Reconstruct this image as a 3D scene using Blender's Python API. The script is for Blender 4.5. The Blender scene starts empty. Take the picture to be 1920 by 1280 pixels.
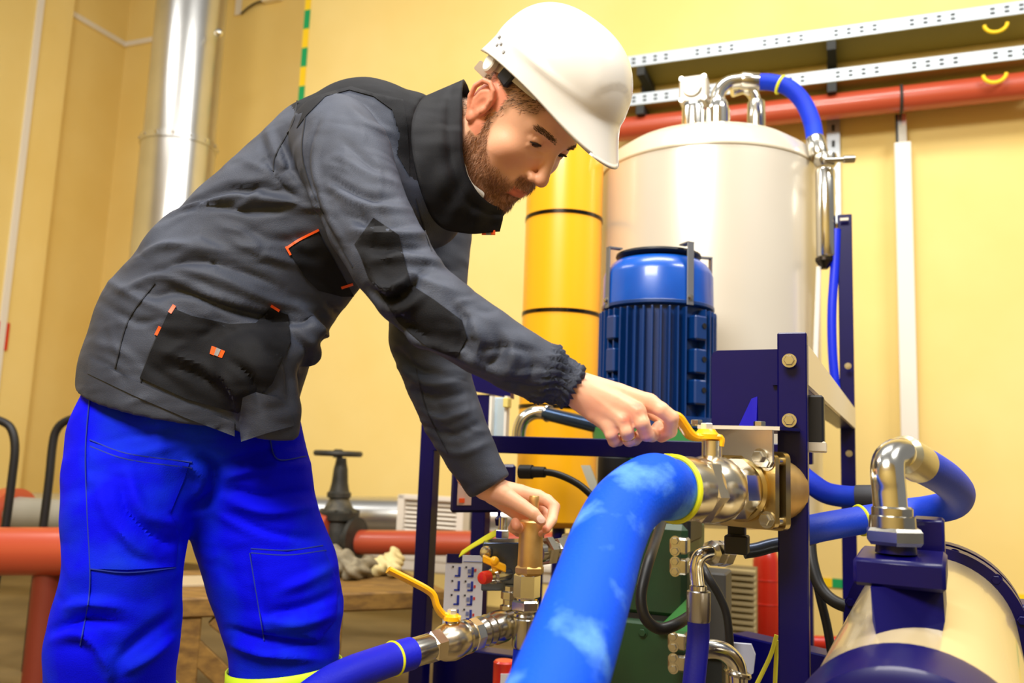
import bpy, bmesh, math, random
import numpy as np
from mathutils import Vector, Matrix
from mathutils.bvhtree import BVHTree
from mathutils.geometry import delaunay_2d_cdt

random.seed(7); np.random.seed(7)
SC = bpy.context.scene
COL = SC.collection

# ------------------------------------------------------------------ camera
FPX = 1600.0
PITCH = math.atan(215/1600); ROLL = 0.038
CAM = np.array([0.0, 0.0, 0.88])
F_ = np.array([0, math.cos(PITCH), math.sin(PITCH)])
_U0 = np.array([0, -math.sin(PITCH), math.cos(PITCH)]); _R0 = np.array([1.0, 0, 0])
R_ = _R0*math.cos(ROLL) + _U0*math.sin(ROLL)
U_ = _U0*math.cos(ROLL) - _R0*math.sin(ROLL)
cd = bpy.data.cameras.new('camera'); cam = bpy.data.objects.new('camera', cd); COL.objects.link(cam)
cd.sensor_width = 36; cd.lens = 36*FPX/1920; cd.clip_start = .05; cd.clip_end = 60
cam.matrix_world = Matrix(((R_[0], U_[0], -F_[0], CAM[0]), (R_[1], U_[1], -F_[1], CAM[1]), (R_[2], U_[2], -F_[2], CAM[2]), (0, 0, 0, 1)))
cd.dof.use_dof = True; cd.dof.focus_distance = 1.3; cd.dof.aperture_fstop = 4.5
SC.camera = cam

# ------------------------------------------------------------------ light and exposure
wd = bpy.data.worlds.new('world'); SC.world = wd; wd.use_nodes = True
bg = wd.node_tree.nodes['Background']; bg.inputs[0].default_value = (1.0, .97, .92, 1); bg.inputs[1].default_value = .2

def area(name, loc, target, size, sizey, power, col=(1, .97, .92)):
    ld = bpy.data.lights.new(name, 'AREA'); ld.shape = 'RECTANGLE'; ld.size = size; ld.size_y = sizey
    ld.energy = power; ld.color = col
    o = bpy.data.objects.new(name, ld); COL.objects.link(o); o.location = loc
    o.rotation_euler = (Vector(target)-Vector(loc)).to_track_quat('-Z', 'Y').to_euler()
    return o
area('front_fill_light', (-1.1, -1.0, 3.7), (0, 1.5, .9), 1.8, 1.0, 165)  # unseen fill lamp added on the camera side to brighten the front
area('ceiling_light_middle', (.3, 1.9, 4.8), (.4, 2.6, 0), 2.4, .6, 100)
area('ceiling_light_left', (-3.2, 2.4, 4.6), (-1.5, 3.2, 0), 2.0, .5, 42)
area('ceiling_light_right', (2.6, .4, 4.4), (1.6, 2.2, .8), 1.8, .5, 95)
SC.view_settings.view_transform = 'Standard'; SC.view_settings.look = 'None'
SC.view_settings.exposure = 0.34; SC.view_settings.gamma = 1; SC.view_settings.use_curve_mapping = False

# ------------------------------------------------------------------ pixel helpers
def ray(x, y):
    return F_*FPX + R_*(x-960) + U_*(640-y)
def W(x, y, Y):
    d = ray(x, y); return CAM + d*(Y/d[1])
def mpp(Y):                                     # metres per pixel at depth Y
    return Y/FPX
def Wz(x, y, z):                                # pixel ray meets the height z
    d = ray(x, y); return CAM + d*((z-CAM[2])/d[2])
def proj(P):
    d = np.asarray(P)-CAM; w = d@F_
    return np.stack([960+FPX*(d@R_)/w, 640-FPX*(d@U_)/w], -1)
ANG = math.radians(22)
UD = np.array([math.cos(ANG), -math.sin(ANG), 0]); VD = np.array([math.sin(ANG), math.cos(ANG), 0]); ZD = np.array([0, 0, 1.0])

# ------------------------------------------------------------------ materials
def lin(c):
    return tuple((v/12.92 if v <= .04045 else ((v+.055)/1.055)**2.4) for v in [q/255 for q in c])+(1,)
MATS = {}
def mat(name, col, rough=.5, metal=0, col2=None, nscale=8, bump=0, bscale=200, coat=0, spec=.5, emis=None, stretch=None, detail=4, ramp=(.35, .65), sheen=0, alpha=1, trans=0, crumple=0):
    if name in MATS: return MATS[name]
    m = bpy.data.materials.new(name); m.use_nodes = True; nt = m.node_tree; b = nt.nodes['Principled BSDF']
    b.inputs['Base Color'].default_value = lin(col); b.inputs['Roughness'].default_value = rough; b.inputs['Metallic'].default_value = metal
    b.inputs['Coat Weight'].default_value = coat; b.inputs['Coat Roughness'].default_value = .08; b.inputs['Specular IOR Level'].default_value = spec
    b.inputs['Sheen Weight'].default_value = sheen; b.inputs['Alpha'].default_value = alpha; b.inputs['Transmission Weight'].default_value = trans
    if emis: b.inputs['Emission Color'].default_value = lin(col); b.inputs['Emission Strength'].default_value = emis
    tc = nt.nodes.new('ShaderNodeTexCoord'); mp = nt.nodes.new('ShaderNodeMapping'); nt.links.new(tc.outputs['Object'], mp.inputs[0])
    if stretch: mp.inputs['Scale'].default_value = stretch
    if col2:
        n = nt.nodes.new('ShaderNodeTexNoise'); n.inputs['Scale'].default_value = nscale; n.inputs['Detail'].default_value = detail
        nt.links.new(mp.outputs[0], n.inputs['Vector'])
        r = nt.nodes.new('ShaderNodeValToRGB'); r.color_ramp.elements[0].color = lin(col); r.color_ramp.elements[1].color = lin(col2)
        r.color_ramp.elements[0].position, r.color_ramp.elements[1].position = ramp
        nt.links.new(n.outputs['Fac'], r.inputs[0]); nt.links.new(r.outputs[0], b.inputs['Base Color'])
    if bump:
        n2 = nt.nodes.new('ShaderNodeTexNoise'); n2.inputs['Scale'].default_value = bscale; n2.inputs['Detail'].default_value = 3
        nt.links.new(mp.outputs[0], n2.inputs['Vector'])
        bp = nt.nodes.new('ShaderNodeBump'); bp.inputs['Strength'].default_value = bump; bp.inputs['Distance'].default_value = .002
        nt.links.new(n2.outputs['Fac'], bp.inputs['Height']); nt.links.new(bp.outputs[0], b.inputs['Normal'])
    if crumple:
        n3 = nt.nodes.new('ShaderNodeTexNoise'); n3.inputs['Scale'].default_value = 9; n3.inputs['Detail'].default_value = 1.2; n3.inputs['Distortion'].default_value = .5
        m3 = nt.nodes.new('ShaderNodeMapping'); m3.inputs['Rotation'].default_value = (.3, .6, .2); m3.inputs['Scale'].default_value = (1, 1, 2.2); nt.links.new(tc.outputs['Object'], m3.inputs[0]); nt.links.new(m3.outputs[0], n3.inputs['Vector'])
        b3 = nt.nodes.new('ShaderNodeBump'); b3.inputs['Strength'].default_value = crumple; b3.inputs['Distance'].default_value = .02
        nt.links.new(n3.outputs['Fac'], b3.inputs['Height'])
        if bump: nt.links.new(b3.outputs[0], bp.inputs['Normal'])
        else: nt.links.new(b3.outputs[0], b.inputs['Normal'])
    MATS[name] = m
    return m
wall_m = mat('wall_paint', (243, 217, 140), .75, col2=(238, 209, 126), nscale=1.2, bump=.15, bscale=60)
floor_m = mat('floor_concrete', (96, 78, 46), .6, col2=(118, 98, 60), nscale=3, bump=.2, bscale=40)
jacket_m = mat('jacket_grey', (60, 66, 81), .62, col2=(51, 56, 70), nscale=14, bump=.3, bscale=700, spec=.35, crumple=.6)
black_m = mat('jacket_black', (13, 14, 19), .75, col2=(18, 19, 25), nscale=20, bump=.25, bscale=700, spec=.25, crumple=.5)
seam_m = mat('seam_thread', (38, 41, 50), .8)
orange_m = mat('orange_tape', (255, 92, 24), .5)
grey_m = mat('reflective_grey', (150, 150, 150), .35)
trouser_m = mat('trouser_blue', (0, 2, 228), .8, col2=(14, 58, 190), nscale=6, bump=.3, bscale=600, spec=.12, ramp=(.46, .8), crumple=.45)
lime_m = mat('lime_band', (206, 240, 40), .5)
shirt_m = mat('shirt_white', (220, 215, 205), .8)
boot_m = mat('boot_leather', (30, 26, 24), .5)
hat_m = mat('hat_plastic', (234, 231, 224), .28, coat=.25)
strap_m = mat('strap_plastic', (222, 214, 200), .45)
knob_m = mat('knob_rubber', (22, 24, 34), .5)
gold_m = mat('gold', (236, 190, 110), .2, 1)
hair_m = mat('hair_brown', (104, 74, 48), .6)
beard_m = mat('beard_ginger', (138, 90, 54), .6)
eyew_m = mat('eye_white', (156, 138, 128), .2)
iris_m = mat('eye_iris', (36, 30, 28), .15)
navy_m = mat('navy_paint', (4, 0, 82), .36, coat=.12, col2=(3, 0, 66), nscale=3, spec=.22)
motor_m = mat('motor_blue', (2, 86, 190), .3, coat=.3, col2=(2, 72, 170), nscale=6)
motord_m = mat('motor_fin_blue', (2, 50, 112), .35, coat=.15)
mblack_m = mat('black_paint', (18, 18, 22), .5)
steel_m = mat('zinc_steel', (205, 202, 192), .22, 1, col2=(180, 176, 166), nscale=12)
chrome_m = mat('chrome', (226, 224, 216), .17, 1)
stain_m = mat('stainless_plate', (190, 184, 170), .35, 1)
brass_m = mat('brass', (226, 190, 124), .5, .9, col2=(200, 160, 96), nscale=18)
yzinc_m = mat('yellow_zinc', (206, 178, 112), .28, 1, col2=(178, 158, 110), nscale=14)
hose_m = mat('hose_blue', (0, 78, 226), .65, col2=(104, 166, 236), nscale=13, bump=.3, bscale=260, detail=5, ramp=(.54, .76), spec=.2)
hosed_m = mat('hose_blue_plain', (0, 36, 186), .6, col2=(2, 54, 200), nscale=9, bump=.2, bscale=260, spec=.25)
tie_m = mat('yellow_tie', (228, 230, 30), .45)
handle_m = mat('yellow_handle', (255, 186, 10), .3, coat=.3)
tank_m = mat('tank_cream', (222, 214, 198), .3, .25, col2=(214, 205, 188), nscale=1.5, coat=.3)
column_m = mat('column_yellow', (252, 180, 20), .32, coat=.3)
band_m = mat('band_dark', (60, 56, 50), .2, 1)
red_m = mat('red_oxide', (180, 74, 46), .35, coat=.3)
redb_m = mat('red_bright', (214, 40, 22), .35, coat=.3)
duct_m = mat('duct_galvanised', (214, 214, 212), .28, .9, col2=(196, 196, 194), nscale=2)
tray_m = mat('tray_galvanised', (176, 184, 190), .45, .5)
trayin_m = mat('tray_bottom', (150, 138, 70), .5, .3)
slot_m = mat('slot_dark', (40, 42, 40), .7)
white_m = mat('white_plastic', (236, 230, 218), .5)
green_m = mat('marking_green', (0, 158, 88), .6)
yellow_m = mat('marking_yellow', (250, 208, 10), .6)
iron_m = mat('cast_iron', (34, 36, 34), .55, col2=(54, 52, 46), nscale=20, bump=.4, bscale=60)
pump_m = mat('pump_green', (26, 66, 32), .5, coat=.1, col2=(20, 50, 26), nscale=6)
wood_m = mat('wood_plank', (142, 106, 46), .7, col2=(104, 74, 30), nscale=6, stretch=(1, 8, 8), bump=.3, bscale=80)
rag_m = mat('rag_cloth', (150, 140, 116), .9, col2=(112, 104, 86), nscale=30, bump=.3)
glove_m = mat('glove_cloth', (222, 206, 150), .9)
rubber_m = mat('black_rubber', (16, 16, 18), .45)
cream_m = mat('barrel_cream', (206, 186, 140), .22, .1, coat=.6)
paper_m = mat('paper_white', (226, 226, 236), .6)
ink_m = mat('ink_blue', (40, 60, 170), .6)
inkr_m = mat('ink_red', (210, 60, 60), .6)
inkk_m = mat('ink_black', (50, 46, 60), .6)
inkg_m = mat('ink_grey', (120, 130, 180), .6)
glass_m = mat('gauge_glass', (190, 210, 225), .1, .2, coat=1)

# ------------------------------------------------------------------ object helpers
def props(o, label=None, cat=None, group=None, kind=None):
    if label: o['label'] = label
    if cat: o['category'] = cat
    if group: o['group'] = group
    if kind: o['kind'] = kind
    return o
def thing(name, loc, label, cat, group=None):
    o = bpy.data.objects.new(name, None); COL.objects.link(o); o.location = Vector(loc); o.empty_display_size = .05
    o['wl'] = tuple(float(q) for q in loc)
    return props(o, label, cat, group)
def wloc(o):
    return np.array(o['wl'])
def link(name, verts, faces, m, parent=None, smooth=True, auto=None, mats=None, midx=None):
    verts = np.asarray(verts, float)
    lo, hi = verts.min(0), verts.max(0); org = np.array([(lo[0]+hi[0])/2, (lo[1]+hi[1])/2, lo[2]])
    me = bpy.data.meshes.new(name); me.from_pydata((verts-org).tolist(), [], [list(map(int, f)) for f in faces])
    me.materials.append(m)
    for q in (mats or []): me.materials.append(q)
    if midx is not None: me.polygons.foreach_set('material_index', np.asarray(midx, np.int32))
    if smooth:
        me.polygons.foreach_set('use_smooth', np.ones(len(me.polygons), bool))
    me.update()
    o = bpy.data.objects.new(name, me); COL.objects.link(o); o['wl'] = tuple(float(q) for q in org)
    if parent is not None:
        o.parent = parent; o.location = Vector(org-wloc(parent))
    else: o.location = Vector(org)
    if smooth and auto:
        me.set_sharp_from_angle(angle=math.radians(auto))
    return o
def clean():
    for o in SC.objects:
        if 'wl' in o: del o['wl']

def nrm(v):
    v = np.asarray(v, float); return v/(np.linalg.norm(v)+1e-12)
def frame_of(d, up=(0, 0, 1)):
    d = nrm(d); u = np.asarray(up, float)
    if abs(d@u) > .98: u = np.array([1.0, 0, 0]) if abs(d[0]) < .9 else np.array([0, 1.0, 0])
    s = nrm(np.cross(d, u)); return s, nrm(np.cross(s, d))
class MB:
    def __init__(s): s.v = []; s.f = []
    def add(s, v, f):
        o = len(s.v); s.v += [tuple(q) for q in v]; s.f += [tuple(i+o for i in q) for q in f]; return s
    def box(s, c, ax, ay, az, bev=0):
        """c centre, ax/ay/az half-extent vectors; optional chamfer"""
        c, ax, ay, az = [np.asarray(q, float) for q in (c, ax, ay, az)]
        if bev <= 0:
            v = [c+i*ax+j*ay+k*az for i in (-1, 1) for j in (-1, 1) for k in (-1, 1)]
            f = [(0, 1, 3, 2), (4, 6, 7, 5), (0, 4, 5, 1), (2, 3, 7, 6), (0, 2, 6, 4), (1, 5, 7, 3)]
            if np.dot(np.cross(ax, ay), az) < 0: f = [q[::-1] for q in f]
            return s.add(v, f)
        L = [np.linalg.norm(q) for q in (ax, ay, az)]; b = [min(bev/l, .49) for l in L]
        pts = []; idx = {}
        for i in (-1, 1):
            for j in (-1, 1):
                for k in (-1, 1):
                    for a in range(3):
                        t = [i, j, k]
                        for q in range(3):
                            if q != a: t[q] *= (1-b[q])
                        idx[(i, j, k, a)] = len(pts); pts.append(c+t[0]*ax+t[1]*ay+t[2]*az)
        f = []
        for a in range(3):
            o = [q for q in range(3) if q != a]
            for sg in (-1, 1):
                q4 = []
                for (p, q) in ((-1, -1), (1, -1), (1, 1), (-1, 1)):
                    t = [0, 0, 0]; t[a] = sg; t[o[0]] = p; t[o[1]] = q; q4.append(idx[tuple(t)+(a,)])
                f.append(q4)
        for a in range(3):
            o = [q for q in range(3) if q != a]
            for p in (-1, 1):
                for q in (-1, 1):
                    def key(e):
                        t = [0, 0, 0]; t[a] = e; t[o[0]] = p; t[o[1]] = q; return tuple(t)
                    f.append([idx[key(-1)+(o[0],)], idx[key(1)+(o[0],)], idx[key(1)+(o[1],)], idx[key(-1)+(o[1],)]])
        for i in (-1, 1):
            for j in (-1, 1):
                for k in (-1, 1): f.append([idx[(i, j, k, a)] for a in range(3)])
        P = np.array(pts); out = []
        for q in f:
            n = np.cross(P[q[1]]-P[q[0]], P[q[2]]-P[q[0]])
            out.append(q if n@(P[q].mean(0)-c) > 0 else q[::-1])
        return s.add(pts, out)
    def lathe(s, o, d, prof, n=32, phase=0, up=(0, 0, 1)):
        """profile [(t along d, radius)] around the axis o + t d; closed by caps"""
        o = np.asarray(o, float); d = nrm(d); a, b = frame_of(d, up)
        v = []; f = []
        for (t, r) in prof:
            for k in range(n):
                th = 2*math.pi*k/n+phase; v.append(o+d*t+(a*math.cos(th)+b*math.sin(th))*r)
        m = len(prof)
        for i in range(m-1):
            for k in range(n):
                f.append((i*n+k, i*n+(k+1) % n, (i+1)*n+(k+1) % n, (i+1)*n+k))
        f.append(tuple(range(n-1, -1, -1))); f.append(tuple((m-1)*n+k for k in range(n)))
        # outward orientation
        V = np.array(v); q = f[0]
        return s.add(v, [g[::-1] for g in f]) if np.cross(a, b)@d < 0 else s.add(v, f)
    def cyl(s, a, b, r, r2=None, n=24, ch=0):
        a, b = np.asarray(a, float), np.asarray(b, float); L = np.linalg.norm(b-a); r2 = r if r2 is None else r2
        if ch: pr = [(0, r-ch), (ch, r), (L-ch, r2), (L, r2-ch)]
        else: pr = [(0, r), (L, r2)]
        return s.lathe(a, b-a, pr, n)
    def hexa(s, a, b, r, ph=0, up=(0, 0, 1)):
        a, b = np.asarray(a, float), np.asarray(b, float); L = np.linalg.norm(b-a); c = min(.12*r, .3*L)
        return s.lathe(a, b-a, [(0, r*.9), (c, r), (L-c, r), (L, r*.9)], 6, ph, up)
    def tube(s, pts, r, n=16, closed=False):
        P = np.asarray(pts, float); m = len(P); rr = np.broadcast_to(np.asarray(r, float), (m,))
        T = np.gradient(P, axis=0) if not closed else np.roll(P, -1, 0)-np.roll(P, 1, 0)
        T = np.array([nrm(t) for t in T]); a, b = frame_of(T[0]); v = []
        for i in range(m):
            if i:
                a = nrm(a-T[i]*(a@T[i])); b = np.cross(T[i], a)
                if i == 1: pass
            else: b = np.cross(T[0], a)
            for k in range(n):
                th = 2*math.pi*k/n; v.append(P[i]+(a*math.cos(th)+b*math.sin(th))*rr[i])
        f = []
        for i in range(m if closed else m-1):
            j = (i+1) % m
            for k in range(n): f.append((i*n+k, i*n+(k+1) % n, j*n+(k+1) % n, j*n+k))
        if not closed: f.append(tuple(range(n-1, -1, -1))); f.append(tuple((m-1)*n+k for k in range(n)))
        return s.add(v, f)
    def torus(s, c, d, R, r, n=36, m=10):
        a, b = frame_of(d); c = np.asarray(c, float)
        return s.tube([c+(a*math.cos(2*math.pi*k/n)+b*math.sin(2*math.pi*k/n))*R for k in range(n)], r, m, True)
    def sphere(s, c, r, n=16):
        r = np.broadcast_to(np.asarray(r, float), (3,)); v = []; f = []; m = n//2
        for i in range(m+1):
            for k in range(n):
                t = math.pi*i/m; p = 2*math.pi*k/n
                v.append(np.asarray(c)+r*np.array([math.sin(t)*math.cos(p), math.sin(t)*math.sin(p), math.cos(t)]))
        for i in range(m):
            for k in range(n): f.append((i*n+k, (i+1)*n+k, (i+1)*n+(k+1) % n, i*n+(k+1) % n))
        return s.add(v, f)
    def prism(s, poly, d):
        """polygon of 3-D points extruded by vector d"""
        P = np.asarray(poly, float); d = np.asarray(d, float); n = len(P)
        nn = sum(np.cross(P[i]-P[0], P[(i+1) % n]-P[0]) for i in range(n))
        if nn@d > 0: P = P[::-1]
        f = [tuple(range(n)), tuple(range(2*n-1, n-1, -1))]
        f += [(i, i+n, (i+1) % n+n, (i+1) % n)[::1] for i in range(n)]
        f = [f[0], f[1]]+[tuple(reversed((i, (i+1) % n, (i+1) % n+n, i+n))) for i in range(n)]
        return s.add(list(P)+list(P+d), f)
    def build(s, name, m, parent=None, smooth=True, auto=35, label=None):
        o = link(name, s.v, s.f, m, parent, smooth, auto)
        if label: o['label'] = label
        return o
def spline(P, n=8, extra=None):
    P = np.asarray(P, float); Q = np.vstack([2*P[0]-P[1], P, 2*P[-1]-P[-2]]); out = []
    for i in range(1, len(Q)-2):
        for k in range(n):
            t = k/n; p0, p1, p2, p3 = Q[i-1:i+3]
            out.append(.5*((2*p1)+(-p0+p2)*t+(2*p0-5*p1+4*p2-p3)*t*t+(-p0+3*p1-3*p2+p3)*t**3))
    out.append(Q[-2]); return np.array(out)
def pxline(pts, n=8):                             # [(x,y,Y)] -> smooth 3-D path
    return spline([W(*p) for p in pts], n)
def bolt(parent, c, d, r, h=None, washer=True, m=None, name='bolt'):
    b = MB(); h = h or r*1.1; d = nrm(d); c = np.asarray(c, float)
    if washer: b.cyl(c, c+d*h*.25, r*1.35, n=20)
    b.hexa(c+d*h*.2, c+d*h, r)
    return b.build(name, m or steel_m, parent, True, 30)
# ------------------------------------------------------------------ signed-distance sculpting (people)
class SDF:
    def __init__(s, lo, hi, h):
        s.lo = np.asarray(lo, float); s.h = h; s.n = np.ceil((np.asarray(hi)-s.lo)/h).astype(int)+1
        s.F = np.full(s.n, .08, np.float32)
    def _sub(s, lo, hi):
        a = np.clip(np.floor((lo-s.lo)/s.h).astype(int), 0, s.n); b = np.clip(np.ceil((hi-s.lo)/s.h).astype(int)+1, 0, s.n)
        if (b <= a).any(): return None
        sl = tuple(slice(i, j) for i, j in zip(a, b))
        g = np.meshgrid(*[s.lo[k]+s.h*np.arange(a[k], b[k]) for k in range(3)], indexing='ij')
        return sl, np.stack(g, -1).astype(np.float32)
    def _mix(s, sl, d, k, op):
        f = s.F[sl]
        if op == 'cut': d = -d; 
        if k <= 0: s.F[sl] = np.minimum(f, d) if op == 'add' else np.maximum(f, d); return
        if op == 'add':
            h = np.clip(.5+.5*(f-d)/k, 0, 1); s.F[sl] = f*(1-h)+d*h-k*h*(1-h)
        else:
            h = np.clip(.5-.5*(f-d)/k, 0, 1); s.F[sl] = f*(1-h)+d*h+k*h*(1-h)
    def cone(s, a, b, ra, rb, k=.01, sq=None, op='add'):
        """tapered capsule; sq=(axis, factor) stretches it along an axis"""
        a, b = np.asarray(a, float), np.asarray(b, float); R = max(ra, rb)*(max(1, sq[1]) if sq else 1)+k+s.h*3
        w = s._sub(np.minimum(a, b)-R, np.maximum(a, b)+R)
        if w is None: return
        sl, p = w; m = 1
        p = p-a.astype(np.float32); ba = (b-a).astype(np.float32)
        if sq:
            n = nrm(sq[0]).astype(np.float32); q = sq[1]; p = p+((p@n)*(1/q-1))[..., None]*n; ba = ba+(ba@n)*(1/q-1)*n; m = min(1, q)
        h = np.clip((p@ba)/max(ba@ba, 1e-9), 0, 1)
        d = np.linalg.norm(p-h[..., None]*ba, axis=-1)-(ra+(rb-ra)*h)
        s._mix(sl, d*m, k, op)
    def ell(s, c, r, M=None, k=.01, op='add'):
        c = np.asarray(c, float); r = np.asarray(r, float); R = r.max()+k+s.h*3
        w = s._sub(c-R, c+R)
        if w is None: return
        sl, p = w; p = p-c.astype(np.float32)
        if M is not None: p = p@np.asarray(M, np.float32)
        q0 = np.linalg.norm(p/r, axis=-1); q1 = np.linalg.norm(p/(r*r), axis=-1)
        s._mix(sl, (q0*(q0-1)/np.maximum(q1, 1e-6)).astype(np.float32), k, op)
    def chain(s, P, R, k=.01, sq=None, op='add'):
        P = np.asarray(P, float); m = max(R)*(max(1, sq[1]) if sq else 1)+k+s.h*3
        w = s._sub(P.min(0)-m, P.max(0)+m)
        if w is None: return
        t = SDF.__new__(SDF); t.h = s.h; a = np.array([q.start for q in w[0]]); t.lo = s.lo+s.h*a; t.n = np.array(w[1].shape[:3])
        t.F = np.full(t.n, .08, np.float32)
        for i in range(len(P)-1): t.cone(P[i], P[i+1], R[i], R[i+1], min(k*.3, .004), sq)
        s._mix(w[0], t.F, k, op)
    def plane(s, c, n, lo, hi, k=.003):
        """remove what lies on the +n side inside the box lo..hi"""
        w = s._sub(np.asarray(lo, float), np.asarray(hi, float))
        if w is None: return
        sl, p = w; d = ((p-np.asarray(c, np.float32))@nrm(n).astype(np.float32))
        s._mix(sl, d, k, 'max')
    def mesh(s):
        F = s.F; S = F < 0; n = np.array(F.shape)
        c = np.zeros(n-1, np.int8)
        for i in (0, 1):
            for j in (0, 1):
                for k in (0, 1): c += S[i:n[0]-1+i, j:n[1]-1+j, k:n[2]-1+k]
        mask = (c > 0) & (c < 8); I = np.argwhere(mask); idx = np.full(n-1, -1, np.int64); idx[mask] = np.arange(len(I))
        acc = np.zeros((len(I), 3)); cnt = np.zeros(len(I))
        offs = [(i, j, k) for i in (0, 1) for j in (0, 1) for k in (0, 1)]
        for a in offs:
            for ax in range(3):
                if a[ax]: continue
                b = list(a); b[ax] = 1
                fa = F[I[:, 0]+a[0], I[:, 1]+a[1], I[:, 2]+a[2]]; fb = F[I[:, 0]+b[0], I[:, 1]+b[1], I[:, 2]+b[2]]
                m = (fa < 0) != (fb < 0); t = np.where(m, fa/np.where(m, fa-fb, 1), 0)
                P = I+np.array(a); P = P.astype(float); P[:, ax] += t
                acc[m] += P[m]; cnt[m] += 1
        V = s.lo+s.h*acc/cnt[:, None]
        faces = []
        for ax in range(3):
            sl0 = [slice(1, n[q]-1) for q in range(3)]; sl1 = list(sl0)
            sl0[ax] = slice(0, n[ax]-1); sl1[ax] = slice(1, n[ax])
            a = S[tuple(sl0)]; b = S[tuple(sl1)]; E = np.argwhere(a != b)
            if not len(E): continue
            flip = a[tuple(E.T)]
            base = E.copy(); o = [q for q in range(3) if q != ax]
            for q in o: base[:, q] += 1
            def at(d1, d2):
                z = base.copy(); z[:, o[0]] -= d1; z[:, o[1]] -= d2; return idx[tuple(z.T)]
            q = np.stack([at(1, 1), at(0, 1), at(0, 0), at(1, 0)], 1)
            if ax == 1: q = q[:, ::-1]
            q[~flip] = q[~flip][:, ::-1]
            faces.append(q)
        Fc = np.vstack(faces); Fc = Fc[(Fc >= 0).all(1)]
        return V, Fc
def vnormals(V, Fc):
    n = np.cross(V[Fc[:, 2]]-V[Fc[:, 0]], V[Fc[:, 3]]-V[Fc[:, 1]]); N = np.zeros_like(V)
    for k in range(4): np.add.at(N, Fc[:, k], n)
    return N/(np.linalg.norm(N, axis=1)[:, None]+1e-12)
def smooth(V, Fc, it=2, lam=.5, w=None):
    A = np.concatenate([Fc[:, 0], Fc[:, 1], Fc[:, 2], Fc[:, 3]]); B = np.concatenate([Fc[:, 1], Fc[:, 2], Fc[:, 3], Fc[:, 0]])
    deg = np.bincount(A, minlength=len(V))+np.bincount(B, minlength=len(V))
    for _ in range(it):
        S = np.zeros_like(V)
        for q in range(3):
            S[:, q] = np.bincount(A, V[B, q], len(V))+np.bincount(B, V[A, q], len(V))
        D = lam*(S/np.maximum(deg, 1)[:, None]-V)
        V = V+(D if w is None else D*w[:, None])
    return V
def pdist(P, line):
    """pixel distance of points to a polyline, and how far along (0..1)"""
    L = np.asarray(line, float)[:, :2]; best = np.full(len(P), 1e9); tt = np.zeros(len(P)); n = len(L)-1
    for i in range(n):
        a, b = L[i], L[i+1]; ab = b-a; h = np.clip(((P-a)@ab)/(ab@ab), 0, 1)
        d = np.linalg.norm(P-a-h[:, None]*ab, axis=1); m = d < best; best[m] = d[m]; tt[m] = (i+h[m])/n
    return best, tt
def sculpt(V, Fc, folds, it=1):
    """press folds into the camera-facing side: (pixel polyline, amplitude m, half-width px)"""
    for line, amp, sg in folds:
        N = vnormals(V, Fc); P = proj(V); view = V-CAM; view /= np.linalg.norm(view, axis=1)[:, None]
        face = np.clip(-(N*view).sum(1)*3+.4, 0, 1)
        L = spline([(x, y, 0) for x, y in line], 6)[:, :2] if len(line) > 2 else np.array(line, float)
        d, t = pdist(P, L); env = np.sin(np.clip(t, 0.02, .98)*math.pi)**.6
        V = V+N*(amp*np.exp(-(d/sg)**2)*env*face)[:, None]
    return V
def inpoly(P, poly):
    poly = np.asarray(poly, float); x, y = P[:, 0], P[:, 1]; r = np.zeros(len(P), bool); n = len(poly)
    for i in range(n):
        x0, y0 = poly[i]; x1, y1 = poly[(i+1) % n]
        c = ((y0 > y) != (y1 > y)); r ^= c & (x < (x1-x0)*(y-y0)/((y1-y0) if y1 != y0 else 1e-9)+x0)
    return r
def bvh_of(V, Fc):
    return BVHTree.FromPolygons([tuple(v) for v in V], [tuple(int(i) for i in f) for f in Fc])
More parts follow.
